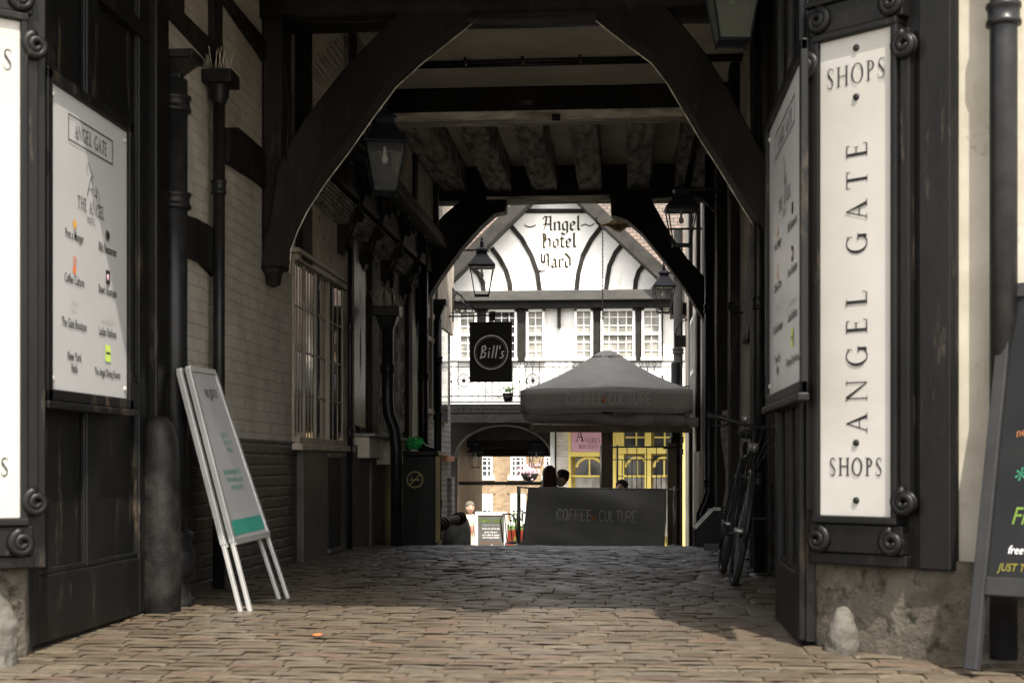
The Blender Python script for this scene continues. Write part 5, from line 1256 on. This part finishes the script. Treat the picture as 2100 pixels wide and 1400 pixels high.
# balcony with ironwork
bal = thing('iron_balcony', 'black ornamental iron balcony across the white house', 'balcony', (-1.4, 29, 1.9))
YB = 29.0
def BY(px, py): return PY(px, py, YB)
MB().box((BY(880, 830).x, YB - .03, BY(1000, 846).z), (BY(1420, 830).x, YG, BY(1000, 828).z)).build('floor', 'iron', bal)
mb = MB()
for k in range(60): x = BY(905, 850).x + k * .085; mb.box((x, YB - .05, BY(1000, 838).z), (x + .04, YB - .031, BY(1000, 829).z)); 
mb.box((BY(880, 830).x, YB - .045, BY(1000, 866).z), (BY(1420, 830).x, YB - .0, BY(1000, 849).z)); mb.build('fringe', 'iron', bal)
mb = MB()
for py, r in ((741, .018), (752, .009), (812, .012), (824, .014)): mb.tube([BY(880, py), BY(1425, py)], r, 6)
mb.build('rail', 'iron', bal)
px = 926; i = 0
while px < 1420:
    mb = MB()
    if i % 5 in (1, 2):
        mb.tube([BY(px, 741), BY(px, 824)], .009, 5)
    else:
        mb.tube([BY(px, 752), BY(px - 1, 768), BY(px + 1, 785), BY(px, 800), BY(px, 824)], .009, 5)
        mb.ball(BY(px, 782), (.02, .02, .03), 8, 5)
        mb.tube([BY(px + 3.4 * math.sin(R(a)), 746 - 4 * math.cos(R(a))) for a in range(0, 361, 40)], .007, 5)
    mb.build('baluster', 'iron', bal); px += 13.8 if i % 5 != 1 else 28; i += 1
for cx in (951, 1093, 1176, 1300):
    mb = MB(); mb.tube([BY(cx + 13 * math.cos(R(a)), 780 + 13 * math.sin(R(a))) for a in range(0, 361, 20)], .01, 6)
    for k in range(8):
        a = R(45 * k); mb.tube([BY(cx + 3 * math.cos(a), 780 + 3 * math.sin(a)), BY(cx + 7.5 * math.cos(a + .4), 780 + 7.5 * math.sin(a + .4)), BY(cx + 12 * math.cos(a + .3), 780 + 12 * math.sin(a + .3))], .009, 5)
    mb.ball(BY(cx, 780), .04, 8, 6); mb.tube([BY(cx - 14, 765), BY(cx + 14, 765)], .007, 5); mb.tube([BY(cx - 14, 795), BY(cx + 14, 795)], .007, 5); mb.build('sunburst', 'iron', bal)
mb = MB()
for k in range(9):
    a = R(20 + 17.5 * k); q = [BY(1023 + r * math.cos(a) * 1.3, 822 - r * math.sin(a) * 1.4) for r in (4, 14, 24)]; mb.tube(q, .008, 5)
for s_ in (-1, 1): mb.tube([BY(1023 + s_ * (26 + 6 * (1 - i / 12) * math.cos(i * .7)), 800 + 7 * (1 - i / 12) * math.sin(i * .7)) for i in range(13)], .008, 5)
mb.build('fan_ornament', 'iron', bal)
fpot = thing('flower_pot', 'dark round flower pot on the balcony floor under the fan ironwork', 'flower pot', BY(1040, 824))
q = BY(1040, 822) + Vector((0, .2, 0)); MB().lathe([(.08, 0), (.12, .16), (.13, .17), (.001, .17)], q, 16).build('pot', 'iron', fpot)
mb = MB()
for k in range(60):
    c0 = q + Vector((random.gauss(0, .09), random.gauss(0, .08), .2 + abs(random.gauss(0, .07)))); d = Vector((random.uniform(-1, 1), random.uniform(-1, 1), random.uniform(-1, 1))).normalized() * .04; e2 = d.orthogonal().normalized() * .02; mb.add([c0 - d, c0 + e2, c0 + d, c0 - e2], [(0, 1, 2, 3)])
mb.build('leaves', 'green_leaf', fpot)

# street building seen through the far arch
sb = thing('brick_house', 'yellow brick town house with white sash windows seen through the far archway', 'house', (-3, 46, -1.75))
YS = 46.0
def ST(px, py): return PY(px, py, YS)
MB().box((-12, YS, -1.95), (8, YS + .4, 9)).build('wall', 'brick_yellow', sb)
MB().box((-12, YS + .4, 9), (8, YS + 6, 9.1)).build('roof', 'tile', sb)
for (a, b, c_, d, nr, bl_) in ((978, 934, 1010, 975, 3, 0), (1047, 934, 1078, 975, 3, 0), (978, 1012, 1010, 1070, 2, 1), (1047, 1012, 1078, 1070, 2, 1), (910, 934, 942, 975, 3, 0), (910, 1012, 942, 1070, 2, 0), (1116, 934, 1148, 975, 3, 0), (1116, 1012, 1148, 1070, 2, 0)):
    A_, B_ = ST(a, b), ST(c_, d); x0, x1, z0, z1 = A_.x, B_.x, B_.z, A_.z
    f = MB(); w = .07
    f.box((x0, YS - .03, z0), (x0 + w, YS + .02, z1)); f.box((x1 - w, YS - .03, z0), (x1, YS + .02, z1)); f.box((x0 + w, YS - .03, z1 - w), (x1 - w, YS + .02, z1)); f.box((x0 - .08, YS - .12, z0 - .14), (x1 + .08, YS + .02, z0))
    for k in range(1, 3): xx = x0 + (x1 - x0) * k / 3; f.box((xx - .02, YS - .02, z0), (xx + .02, YS, z1))
    for k in range(1, nr + 1): zz = z0 + (z1 - z0) * k / (nr + 1); f.box((x0 + w, YS - .018, zz - .02), (x1 - w, YS - .001, zz + .02))
    o = f.build('window', 'white_paint', sb)
    g = MB().box((x0 + .02, YS - .008, z0), (x1 - .02, YS - .003, z1)).build('glass', 'pane', None); g.parent = o; g.location = (0, 0, 0)
    if bl_: g = MB().box((x0 + w, YS - .028, z0 + (z1 - z0) * .42), (x1 - w, YS - .021, z1 - w)).build('blind', 'blind', None); g.parent = o; g.location = (0, 0, 0)
    MB().box((x0 - .1, YS - .02, z1), (x1 + .1, YS + .01, z1 + .3)).build('window_head', 'brick_yellow', sb)
hbk = thing('hanging_basket', 'hanging flower basket on the far brick house', 'flower basket', ST(1086, 975))
q = PY(1086, 970, 44); MB().lathe([(.02, -.3), (.2, -.2), (.3, 0), (.001, 0)], q, 14).build('basket', 'iron', hbk)
mb = MB()
for k in range(120):
    c0 = q + Vector((random.gauss(0, .16), random.gauss(0, .16), .08 + random.gauss(0, .1))); d = Vector((random.uniform(-1, 1), random.uniform(-1, 1), random.uniform(-1, 1))).normalized() * .06; e2 = d.orthogonal().normalized() * .03; mb.add([c0 - d, c0 + e2, c0 + d, c0 - e2], [(0, 1, 2, 3)])
mb.build('flowers', 'pink', hbk); MB().tube([q, q + Vector((0, 0, .6)), q + Vector((0, 2, .6))], .015, 5).build('bracket', 'iron', hbk)
bar = thing('barrier_bar', 'black horizontal bar across the far archway', 'barrier', PY(1030, 992, 31))
MB().box((xa0, 30.9, PY(1030, 994, 31).z), (xa1, 31.0, PY(1030, 987, 31).z)).build('bar', 'iron', bar)

# ================================================================== PARASOL
YP = 18.9
ps = thing('cafe_parasol', 'large grey square cafe parasol with lettering on its valance', 'parasol', (PY(1245, 900, YP + 1.1).x, YP + 1.1, gz(YP + 1)))
cx = PY(1245, 900, YP + 1.05).x; YC = YP + 1.12
Wd = 1.13
zr = PY(1245, 800, YP).z; zpk = PY(1240, 728, YC).z; zv = PY(1245, 848, YP).z
NS = 18
def canopy(k):
    def f(u, v):
        # side k of the pyramid; u along the edge, v from rim to peak
        r = Wd * (1 - v) + .16 * v; e_ = (2 * u - 1)
        sag = -.05 * math.sin(math.pi * v) - .035 * (1 - abs(e_)) * (1 - v) * 0
        bul = .035 * (1 - abs(e_)) * (1 - v)
        z = zr + (zpk - zr) * v + sag + bul + .006 * math.sin(13 * u + 3 * v)
        p = Vector((e_ * r, -r, z)); p.rotate(Matrix.Rotation(k * math.pi / 2, 3, 'Z').to_euler()); return Vector((cx + p.x, YC + p.y, p.z))
    return f
mb = MB()
for k in range(4): mb.grid(canopy(k), NS, 12)
cn = mb.build('canopy', 'canvas', ps, solid=.004)
mb = MB()
for k in range(4):
    def f(u, v, k=k):
        e_ = 2 * u - 1; r = .22 * (1 - v) + .02 * v; p = Vector((e_ * r, -r, zpk - .035 + .12 * v)); p.rotate(Matrix.Rotation(k * math.pi / 2, 3, 'Z').to_euler()); return Vector((cx + p.x, YC + p.y, p.z))
    mb.grid(f, 4, 3)
mb.build('vent_cap', 'canvas', ps, solid=.004)
def valance_pt(e_, t, k=0):
    r = Wd + .01 + .012 * math.sin(e_ * 9 + k) * t
    drop = (zr - zv) * (1 - .22 * max(0, abs(e_) - .86) / .14 * 1.0)
    z = zr + .035 * (1 - abs(e_)) - drop * t
    p = Vector((e_ * (Wd + .005), -r, z)); p.rotate(Matrix.Rotation(k * math.pi / 2, 3, 'Z').to_euler()); return Vector((cx + p.x, YC + p.y, p.z))
mb = MB()
for k in range(4): mb.grid(lambda u, v, k=k: valance_pt(2 * u - 1, v, k), 30, 4)
mb.build('valance', 'canvas', ps, solid=.004)
mb = MB()
for k in range(4): mb.tube([valance_pt(-1, 0, k)] + [valance_pt(-1 + 2 * i / 30, 1.0, k) for i in range(31)] + [valance_pt(1, 0, k)], .006, 5)
mb.build('piping', 'piping', ps)
mb = MB(); yv = YC - Wd - .03; zt0 = PY(1245, 828, yv).z; hh = 21 / 2916.7 * yv
xs0 = PY(1161, 820, yv).x; w_ = 11.2 / 2916.7 * yv
xe = mono(mb, 'COFFEE', xs0, zt0, w_, hh, .0085, yv, .17)
mono(mb, 'CULTURE', PY(1248, 820, yv).x, zt0, w_ * .98, hh, .0085, yv, .17)
mb.build('lettering', 'chalk_white', ps)
def cup(mbk, x, z, s_, y):
    poly2(mbk, [(x + s_ * math.cos(R(q)), z + s_ * .9 * math.sin(R(q))) for q in range(0, 360, 30)], y)
    for dx in (-.6, 0, .6): stroke(mbk, [(x + dx * s_, z + s_ * 1.0), (x + dx * s_ * 1.5 + .2 * s_, z + s_ * 1.7), (x + dx * s_, z + s_ * 2.3)], s_ * .3, y)
mb = MB(); cup(mb, PY(1237, 822, yv).x, PY(1237, 822, yv).z, .028, yv); mb.build('cup_emblem', 'orange', ps)
mb = MB(); zz = PY(1245, 838, yv).z
words_par = ps
for k in range(22): x_ = PY(1172, 838, yv).x + k * .045; stroke(mb, [(x_, zz), (x_ + .03, zz)], .006, yv)
mb.build('small_print', 'red_print', ps)
# pole, struts
MB().bar((cx, YC, gz(YC) - .02), (cx, YC, zpk), .16, .16, (0, 1, 0)).build('pole', 'wood_post', ps, bevel=.01)
for k in range(8):
    a = math.pi / 4 * k; r = Wd * (1.38 if k % 2 else .98); MB().bar((cx, YC, zpk - .05), (cx + r * math.cos(a), YC + r * math.sin(a), zr - .01), .03, .02).build('rib', 'wood_post', ps)
    MB().bar((cx, YC, zr - .18), (cx + r * .5 * math.cos(a), YC + r * .5 * math.sin(a), (zr + zpk) / 2 - .06), .025, .018).build('strut', 'wood_post', ps)
MB().box((cx - .3, YC - .3, gz(YC) - .02), (cx + .3, YC + .3, gz(YC) + .1)).build('base', 'iron', ps, bevel=.01)
# rolled side curtain below the valance, tied
ct = thing('rolled_curtain', 'rolled dark weather curtain slung below the parasol valance', 'curtain', PY(1245, 870, YP))
yr = YC - Wd + .12
pts = []; rad = []
for i in range(41):
    t_ = i / 40; px = 1078 + (1432 - 1078) * t_; py = 853 + 10 * math.sin(t_ * math.pi * .5) + 3 * math.sin(t_ * 14); pts.append(PY(px, py, yr)); rad.append(.055 + .012 * math.sin(t_ * 31) + .02 * t_)
mb = MB(); mb.tube(pts, rad, 14); mb.build('roll', 'canvas_dark', ct)
mb = MB()
for s_ in (-1, 1):
    xx = cx + s_ * (Wd - .08); mb.tube([(xx, yr, pts[0].z - .0), (xx, YC, pts[0].z - .02), (xx, YC + Wd, pts[0].z)], .06, 12)
mb.tube([(cx - Wd, YC + Wd - .1, pts[0].z), (cx + Wd, YC + Wd - .1, pts[0].z - .05)], .06, 12); mb.build('side_roll', 'canvas_dark', ct)
MB().bar((cx - Wd + .1, yr + .1, PY(1200, 878, yr).z), (cx + Wd, yr + .1, PY(1200, 880, yr).z), .04, .09).build('batten', 'wood_post', ct)
mb = MB()
for t_ in (2, 6, 14, 30, 37): q = pts[t_]; mb.tube([q + Vector((0, -.085 * math.cos(R(a)), .085 * math.sin(R(a)))) for a in range(-200, 161, 30)], .007, 5); mb.tube([q - Vector((0, .07, .05)), q - Vector((.01, .08, .16))], .006, 5)
mb.build('tie', 'steel', ct)

# ================================================================== CAFE BARRIER
YF = 18.0
bf = thing('cafe_barrier', 'charcoal fabric cafe barrier with lettering below the parasol', 'barrier', PY(1225, 1132, YF))
bl0, bl1, tr0, tr1 = (1070, 1124), (1362, 1136), (1084, 1000), (1366, 1003)
def fab(u, v):
    a = PY(tr0[0] + (tr1[0] - tr0[0]) * u, tr0[1] + (tr1[1] - tr0[1]) * u, YF); b = PY(bl0[0] + (bl1[0] - bl0[0]) * u, bl0[1] + (bl1[1] - bl0[1]) * u, YF)
    p = a.lerp(b, v)
    d = u * .9 + v * .35; w = .15 * math.sin(v * 5.2 - u * 4.0 + .4) * math.sin(math.pi * min(1, v * 1.1)) * (.35 + .65 * math.sin(math.pi * u)) + .012 * math.sin(11 * u - 8 * v) * v
    return p + Vector((0, w, 0))
fbm = MB().grid(fab, 60, 26).build('fabric', 'canvas_dark', bf, solid=.004)
mb = MB(); mb.tube([fab(i / 20, 0) for i in range(21)], .011, 8); mb.tube([fab(0, i / 10) for i in range(11)], .006, 6); mb.tube([fab(1, i / 10) for i in range(11)], .006, 6); mb.build('hem', 'canvas_dark', bf)
mb = MB(); mb.tube([fab(i / 40, 1) for i in range(41)], .006, 6); mb.build('lower_piping', 'piping', bf)
for px_, pb in ((1064, 1130), (1384, 1136)):
    a = PY(px_, 997, YF); MB().tube([a, (a.x, YF, gz(YF))], .024, 12).build('post', 'steel', bf)
    MB().lathe([(.17, 0), (.17, .015), (.05, .03), (.03, .05)], (a.x, YF, gz(YF)), 18).build('foot', 'steel', bf)
mb = MB(); mb.tube([PY(1060, 998, YF), fab(0, 0)], .01, 6); mb.tube([fab(1, 0), PY(1392, 1003, YF)], .01, 6); mb.tube([PY(1064, 1122, YF), fab(0, 1)], .006, 6); mb.build('top_rail', 'steel', bf)
# lettering follows the fabric
def fabtext(s_, px0, py, wpx, hpx, mat, lw_=.0085):
    mb = MB(); x = px0
    for ch in s_:
        for pl in ML[ch]:
            q = []
            for (a, b), (c2, d2) in zip(pl, pl[1:]):
                for k in range(3): q.append((a + (c2 - a) * k / 3, b + (d2 - b) * k / 3))
            q.append(pl[-1])
            P3 = []
            for a, b in q:
                X_, Y_ = x + a * wpx, py - b * hpx; u = (X_ - 1077) / (1364 - 1077); v = (Y_ - 1001) / 130; P3.append(fab(u, v) + Vector((0, -.007, 0)))
            mb.tube(P3, lw_ / 2, 4)
        x += wpx * 1.17
    return mb.build('lettering', mat, bf)
fabtext('COFFEE', 1140, 1068, 10.6, 22, 'white_paint', .012); fabtext('CULTURE', 1228, 1068, 9.7, 22, 'white_paint', .012)
q = fab((1216 - 1077) / 287, (1061 - 1001) / 130); mb = MB(); cup(mb, q.x, q.z, .033, q.y - .012); mb.build('cup_emblem', 'orange', bf)

# iron gate and wooden post behind
ig = thing('iron_gate', 'black iron railings in front of the yellow shopfront', 'railings', PY(1300, 1130, 22))
YI = 22.0
mb = MB()
for py in (916, 942): mb.tube([PY(1232, py, YI), PY(1370, py, YI)], .014 if py < 930 else .008, 6)
for px in (1232, 1266, 1370): mb.tube([PY(px, 912, YI), PY(px, 1150, YI)], .016, 6)
mb.build('rail', 'iron', ig)
for k in range(11): px = 1266 + k * 10; MB().tube([PY(px, 942 if k % 2 else 916, YI), PY(px, 1150, YI)], .007, 5).build('bar', 'iron', ig)
wp = thing('wooden_post', 'grey weathered wooden post at the right of the cafe terrace', 'post', PY(1378, 1150, 20.2))
a = PY(1369, 908, 20.2); b = PY(1388, 1180, 20.2); MB().box((a.x, 20.2, gz(20.2) - .05), (b.x, 20.33, a.z)).build('post', 'wood_post', wp, bevel=.01)
mb = MB(); mb.tube([PY(1360, 919, 20.15), PY(1400, 915, 20.15)], .012, 6); mb.build('rail', 'iron', wp)

# ================================================================== FAR A-BOARD, RED BOARD
YA = 23.5
ca = thing('sandwich_board', 'grey chalkboard with white frame and coffee writing before the far arch', 'sandwich board', (PY(1007, 1130, YA).x, YA, gz(YA)), 0)
hgt = PY(1007, 1050, YA).z - gz(YA); k_ = YA / 2916.7; W2 = 33 * k_
mb = MB(); mb.box((-W2, -.02, 0), (-W2 + .05, .02, hgt)); mb.box((W2 - .05, -.02, 0), (W2, .02, hgt)); mb.box((-W2 + .05, -.02, hgt - .05), (W2 - .05, .02, hgt)); mb.box((-W2 + .05, -.02, .08), (W2 - .05, .02, .14))
mb.build('frame', 'light_frame', ca, False, bevel=.004)
MB().box((-W2 + .05, -.008, .14), (W2 - .05, .008, hgt - .05)).build('blackboard', 'chalk_grey', ca, False)
MB().box((-W2, .02, 0), (W2, .05, hgt), Matrix.Rotation(R(14), 3, 'X'), (0, .02, hgt)).build('back_panel', 'light_frame', ca, False)
def zfa(py): return PY(1007, py, YA).z - gz(YA)
words('lettering', 'Coffee Culture', 0, zfa(1071), .105, 'chalk_green', ca, -.011, .72, shear=.3, fat=.003)
words('lettering', 'independent coffee shop', 0, zfa(1077), .035, 'pale_ink', ca, -.011, .8)
for s_, py in (('treat one of the day', 1085), ('great selection', 1092), ('and coffee & sweets', 1098), ('something available', 1103)): words('lettering', s_, 0, zfa(py), .045, 'chalk_white', ca, -.011, .8, fat=.001)
words('lettering', 'Fantastic Coffee', 0, zfa(1115), .07, 'chalk_orange', ca, -.011, .75, shear=.2)
mb = MB(); x_ = 0; zz = zfa(1122); stroke(mb, [(-.03, zz), (.16, zz)], .008, -.011); stroke(mb, [(.02, zz + .05), (-.05, zz), (.02, zz - .05)], .012, -.011); mb.build('arrow', 'chalk_white', ca, False)
rbd = thing('folded_board', 'dark red folded board leaning between the chalkboard and the cafe barrier', 'board', PY(1055, 1130, 22.5))
polyy([(1036, 1150), (1042, 1086), (1074, 1086), (1074, 1150)], 22.5, (0, .05, 0)).build('board', 'red_board', rbd, bevel=.006)
polyy([(1050, 1150), (1054, 1100), (1060, 1100), (1058, 1150)], 22.49, (0, .008, 0)).build('stripe', 'chalk_yellow', rbd)
pl = thing('potted_plant', 'green bushy plant behind the red board', 'plant', PY(1052, 1130, 24.5))
q = PY(1052, 1076, 24.5); MB().lathe([(.12, 0), (.17, .3), (.001, .3)], (q.x, 24.5, gz(24.5)), 14).build('pot', 'terracotta', pl)
mb = MB()
for k in range(260):
    c0 = q + Vector((random.gauss(0, .1), random.gauss(0, .1), -.16 + random.gauss(0, .13))); d = Vector((random.uniform(-1, 1), random.uniform(-1, 1), random.uniform(-1, 1))).normalized() * .05; e2 = d.orthogonal().normalized() * .022; mb.add([c0 - d, c0 + e2, c0 + d, c0 - e2], [(0, 1, 2, 3)])
mb.tube([(q.x, 24.5, gz(24.5) + .28), q], .015, 6); mb.build('leaves', 'green_leaf', pl)

# ================================================================== FURNITURE AND PEOPLE
def chair(x, y, rz, label):
    t = thing('cafe_chair', label, 'chair', (x, y, gz(y)), rz, group='cafe chairs on the terrace')
    MB().lathe([(.2, .44), (.21, .45), (.21, .465), (.001, .47)], (0, 0, 0), 18).build('seat', 'iron', t, False)
    mb = MB(); mb.tube([(-.19, .18, .45), (-.2, .22, .8), (-.1, .24, .88), (.1, .24, .88), (.2, .22, .8), (.19, .18, .45)], .012, 8)
    for k in (-.07, .07): mb.tube([(k, .19, .46), (k, .235, .87)], .008, 6)
    mb.build('backrest', 'iron', t, False)
    for a, b in ((-1, -1), (1, -1), (1, 1), (-1, 1)): MB().tube([(a * .15, b * .15, .45), (a * .21, b * .21, 0)], .012, 8).build('leg', 'iron', t, False)
    return t
def skin(name, verts, edges, radii, mat, parent, root=0, sub=2):
    me = bpy.data.meshes.new(name); me.from_pydata(verts, edges, []); me.update(); me.materials.append(M[mat])
    o = bpy.data.objects.new(name, me); C.objects.link(o); o.parent = parent
    sk = o.modifiers.new('skin', 'SKIN')
    me.skin_vertices[0].data  # layer made by the modifier
    for i, r in enumerate(radii):
        d = me.skin_vertices[0].data[i]; d.radius = r if isinstance(r, tuple) else (r, r); d.use_root = (i == root)
    s2 = o.modifiers.new('sub', 'SUBSURF'); s2.levels = s2.render_levels = sub
    sk.use_smooth_shade = True
    return o
def head(mbh, c, s_=1.0, yaw=0):
    """skull, jaw, nose, ears as one surface of revolution-like grid; faces -y before yaw"""
    Rz = Matrix.Rotation(yaw, 3, 'Z'); c = Vector(c)
    def f(u, v):
        a = u * 2 * math.pi; ph = v * math.pi
        x = .076 * math.sin(ph) * math.cos(a); y = .096 * math.sin(ph) * math.sin(a); z = .118 * math.cos(ph)
        if z < 0: x *= 1 + 1.9 * z; y = y * (1 + .9 * z) - .018 * (-z / .118)
        fr_ = max(0, -math.sin(a)) * math.sin(ph)
        if fr_ > .9 and -.045 < z < .015: y -= .024 * (1 - abs(z + .02) / .04) * ((fr_ - .9) / .1)      # nose
        if fr_ > .75 and .0 < z < .03 and abs(abs(x) - .03) < .018: y += .008      # eye sockets
        if abs(math.cos(a)) > .93 and -.03 < z < .03: x *= 1.12      # ears
        return c + Rz @ Vector((x, y, z)) * s_
    mbh.grid(f, 40, 26)
def features(c, yaw, parent):
    Rz = Matrix.Rotation(yaw, 3, 'Z'); c = Vector(c); mb = MB()
    for sx in (-1, 1): mb.ball(c + Rz @ Vector((sx * .03, -.083, .012)), (.011, .008, .006), 8, 6)
    mb.build('eyes', 'black_ink', parent, False)
    mb = MB(); mb.ball(c + Rz @ Vector((0, -.088, -.052)), (.022, .006, .006), 8, 5); mb.build('mouth', 'terracotta', parent, False)
def seated(label, x, y, rz, shirt, hair, style, hy=0, zo=0, lean=.06, sc=1):
    t = thing('person', label, 'person', (x, y, gz(y) + zo), rz); t.scale = (sc, sc, sc)
    V = [(0, .05, .50), (0, .04, .68), (0, .01 - lean * .5, .86), (0, -lean, 1.0), (0, -lean - .01, 1.09),
         (.16, -lean * .8, .97), (.22, -lean - .06, .76), (.12, -lean - .26, .74), (-.16, -lean * .8, .97), (-.22, -lean - .06, .76), (-.12, -lean - .26, .74),
         (.10, -.02, .50), (.12, -.40, .50), (.12, -.42, .10), (.12, -.52, .04), (-.10, -.02, .50), (-.12, -.40, .50), (-.12, -.42, .10), (-.12, -.52, .04)]
    E = [(0, 1), (1, 2), (2, 3), (3, 4), (3, 5), (5, 6), (6, 7), (3, 8), (8, 9), (9, 10), (0, 11), (11, 12), (12, 13), (13, 14), (0, 15), (15, 16), (16, 17), (17, 18)]
    Rd = [(.15, .12), (.14, .11), (.16, .11), (.10, .08), .05, .068, .048, .032, .068, .048, .032, .09, .07, .048, .035, .09, .07, .048, .035]
    body = skin('body', V, E, Rd, shirt, t)
    hc = (0, -lean - .03, 1.205)
    mb = MB(); head(mb, hc, 1, hy); hd = mb.build('head', 'skin', t, False)
    features(hc, hy, t)
    for s_ in (-1, 1):      # hands with five separate fingers resting on the table edge
        bx, by, bz = s_ * .11, -lean - .30, .745
        mb = MB(); mb.ball((bx, by, bz), (.036, .045, .016), 10, 6)
        for k in range(4): fx = bx + (-.026 + .0175 * k); L_ = (.06, .07, .068, .052)[k]; mb.tube([(fx, by - .035, bz), (fx, by - .035 - L_ * .55, bz + .01), (fx, by - .035 - L_, bz - .008)], [.009, .008, .006], 6)
        mb.tube([(bx - s_ * .03, by + .01, bz), (bx - s_ * .055, by - .02, bz + .004), (bx - s_ * .06, by - .045, bz)], [.011, .009, .007], 6)
        mb.build('hand', 'skin', t, False)
    c = Vector(hc); Rz = Matrix.Rotation(hy, 3, 'Z'); mb = MB()
    if style == 'long':
        def f(u, v):
            a = math.pi * (-.22 + 1.44 * u); zz = .135 - .42 * v; rr = 1 if zz < .02 else math.sqrt(max(0, 1 - ((zz - .02) / .12) ** 2))
            flare = 1 + .35 * max(0, v - .4); w = 1 + .03 * math.sin(u * 40)
            return c + Rz @ Vector((.098 * rr * w * flare * math.cos(a), .012 + (.108 * rr * w * math.sin(a)) , zz))
        mb.grid(f, 44, 18)
        mb.ball(c + Vector((0, .01, .05)), (.088, .104, .092), 20, 12)
    else:
        mb.ball(c + Rz @ Vector((0, .018, .035)), (.09, .10, .098), 20, 12)
        n_ = 150
        for k in range(n_):
            a = random.uniform(0, 2 * math.pi); ph = random.uniform(0, 1.25)
            d = Vector((math.sin(ph) * math.cos(a), math.sin(ph) * math.sin(a), math.cos(ph)))
            if d.y < -.62 and d.z < .62: continue
            mb.ball(c + Rz @ (Vector((0, .018, .035)) + Vector((d.x * .088, d.y * .098, d.z * .096))), random.uniform(.012, .02), 6, 4)
    mb.build('hair', hair, t, False, solid=.006 if style == 'long' else 0)
    return t
def at(px, Y): return PY(px, 1000, Y).x
seated('person with long auburn hair, back to the camera, seated at the cafe barrier', at(1124, 19.5), 19.5, R(180 - 12), 'grey_cloth', 'hair_brown', 'long', 0, 0, sc=.925)
chair(at(1124, 19.5), 19.53, R(180 - 12), 'black chair under the long haired person')
seated('person with dark curly hair leaning in beside the long haired person', at(1163, 19.95), 19.95, R(-60), 'navy', 'hair_dark', 'curly', R(-5), 0, sc=.95)
chair(at(1163, 19.95), 19.97, R(-60), 'black chair under the curly haired person')
seated('person with short dark hair seated alone right of the parasol pole', at(1279, 21.2), 21.2, R(-20), 'navy', 'hair_dark', 'short', 0, 0)
chair(at(1279, 21.2), 21.2, R(-20), 'black chair right of the parasol pole')
chair(at(1066, 21.6), 21.6, R(60), 'empty black chair at the left end of the cafe barrier')
for px, Y, lb_ in ((1115, 20.2, 'round cafe table between the two talking people'), (1292, 20.6, 'round cafe table beside the parasol pole')):
    t = thing('cafe_table', lb_, 'table', (at(px, Y), Y, gz(Y)), group='round cafe tables')
    MB().lathe([(.3, .70), (.31, .71), (.31, .725), (.001, .73)], (0, 0, 0), 26).build('tabletop', 'steel', t, False); MB().lathe([(.22, 0), (.2, .02), (.03, .05), (.025, .7), (.001, .7)], (0, 0, 0), 18).build('pedestal', 'iron', t, False)
t = thing('coffee_cup', 'pale cup held up beside the curly haired person', 'cup', PY(1147, 996, 19.6))
MB().lathe([(.025, 0), (.036, .07), (.04, .09), (.034, .09), (.001, .012)], (0, 0, 0), 16).build('cup', 'enamel', t, False)
# standing person behind the far board
xs_, Yp = PY(964, 1060, 28.2).x, 28.2
t = thing('person', 'person with fair hair in a cream and red top standing left of the far chalkboard', 'person', (xs_, Yp, gz(Yp)), R(15))
V = [(0, 0, .92), (0, 0, 1.1), (0, 0, 1.3), (0, 0, 1.42), (0, -.01, 1.5), (.18, 0, 1.38), (.23, .02, 1.1), (.2, -.08, .88), (-.18, 0, 1.38), (-.23, .02, 1.1), (-.2, -.08, .88), (.1, 0, .88), (.11, 0, .48), (.11, .02, .08), (.11, -.12, .03), (-.1, 0, .88), (-.11, -.02, .48), (-.11, 0, .08), (-.11, -.14, .03)]
E = [(0, 1), (1, 2), (2, 3), (3, 4), (3, 5), (5, 6), (6, 7), (3, 8), (8, 9), (9, 10), (0, 11), (11, 12), (12, 13), (13, 14), (0, 15), (15, 16), (16, 17), (17, 18)]
Rd = [(.16, .12), (.14, .1), (.17, .11), (.1, .08), .05, .065, .045, .03, .065, .045, .03, .1, .065, .045, .035, .1, .065, .045, .035]
skin('body', V, E, Rd, 'cream_cloth', t)
hc = (0, -.02, 1.615); mb = MB(); head(mb, hc, 1, 0); mb.build('head', 'skin', t, False); features(hc, 0, t)
mb = MB(); mb.ball((0, .005, 1.672), (.095, .112, .085), 18, 10); mb.ball((0, .04, 1.60), (.102, .085, .12), 14, 8); mb.build('hair', 'hair_grey', t, False)
for s_ in (-1, 1):
    bx, by, bz = s_ * .2, -.1, .83; mb = MB(); mb.ball((bx, by, bz), (.016, .038, .045), 10, 6)
    for k in range(4): fy = by - .026 + .0175 * k; mb.tube([(bx, fy, bz - .035), (bx - s_ * .006, fy, bz - .08), (bx - s_ * .016, fy - .004, bz - .11)], [.009, .008, .006], 6)
    mb.tube([(bx, by - .03, bz), (bx, by - .055, bz - .03), (bx, by - .06, bz - .055)], [.011, .009, .007], 6); mb.build('hand', 'skin', t, False)
mb = MB()
for k in range(5): mb.tube([(-.12 + .05 * k, -.125, 1.0 + .04 * k), (-.08 + .04 * k, -.13, 1.12), (-.1 + .05 * k, -.125, 1.22 + .02 * k)], .012, 5)
mb.build('red_pattern', 'red_board', t, False)
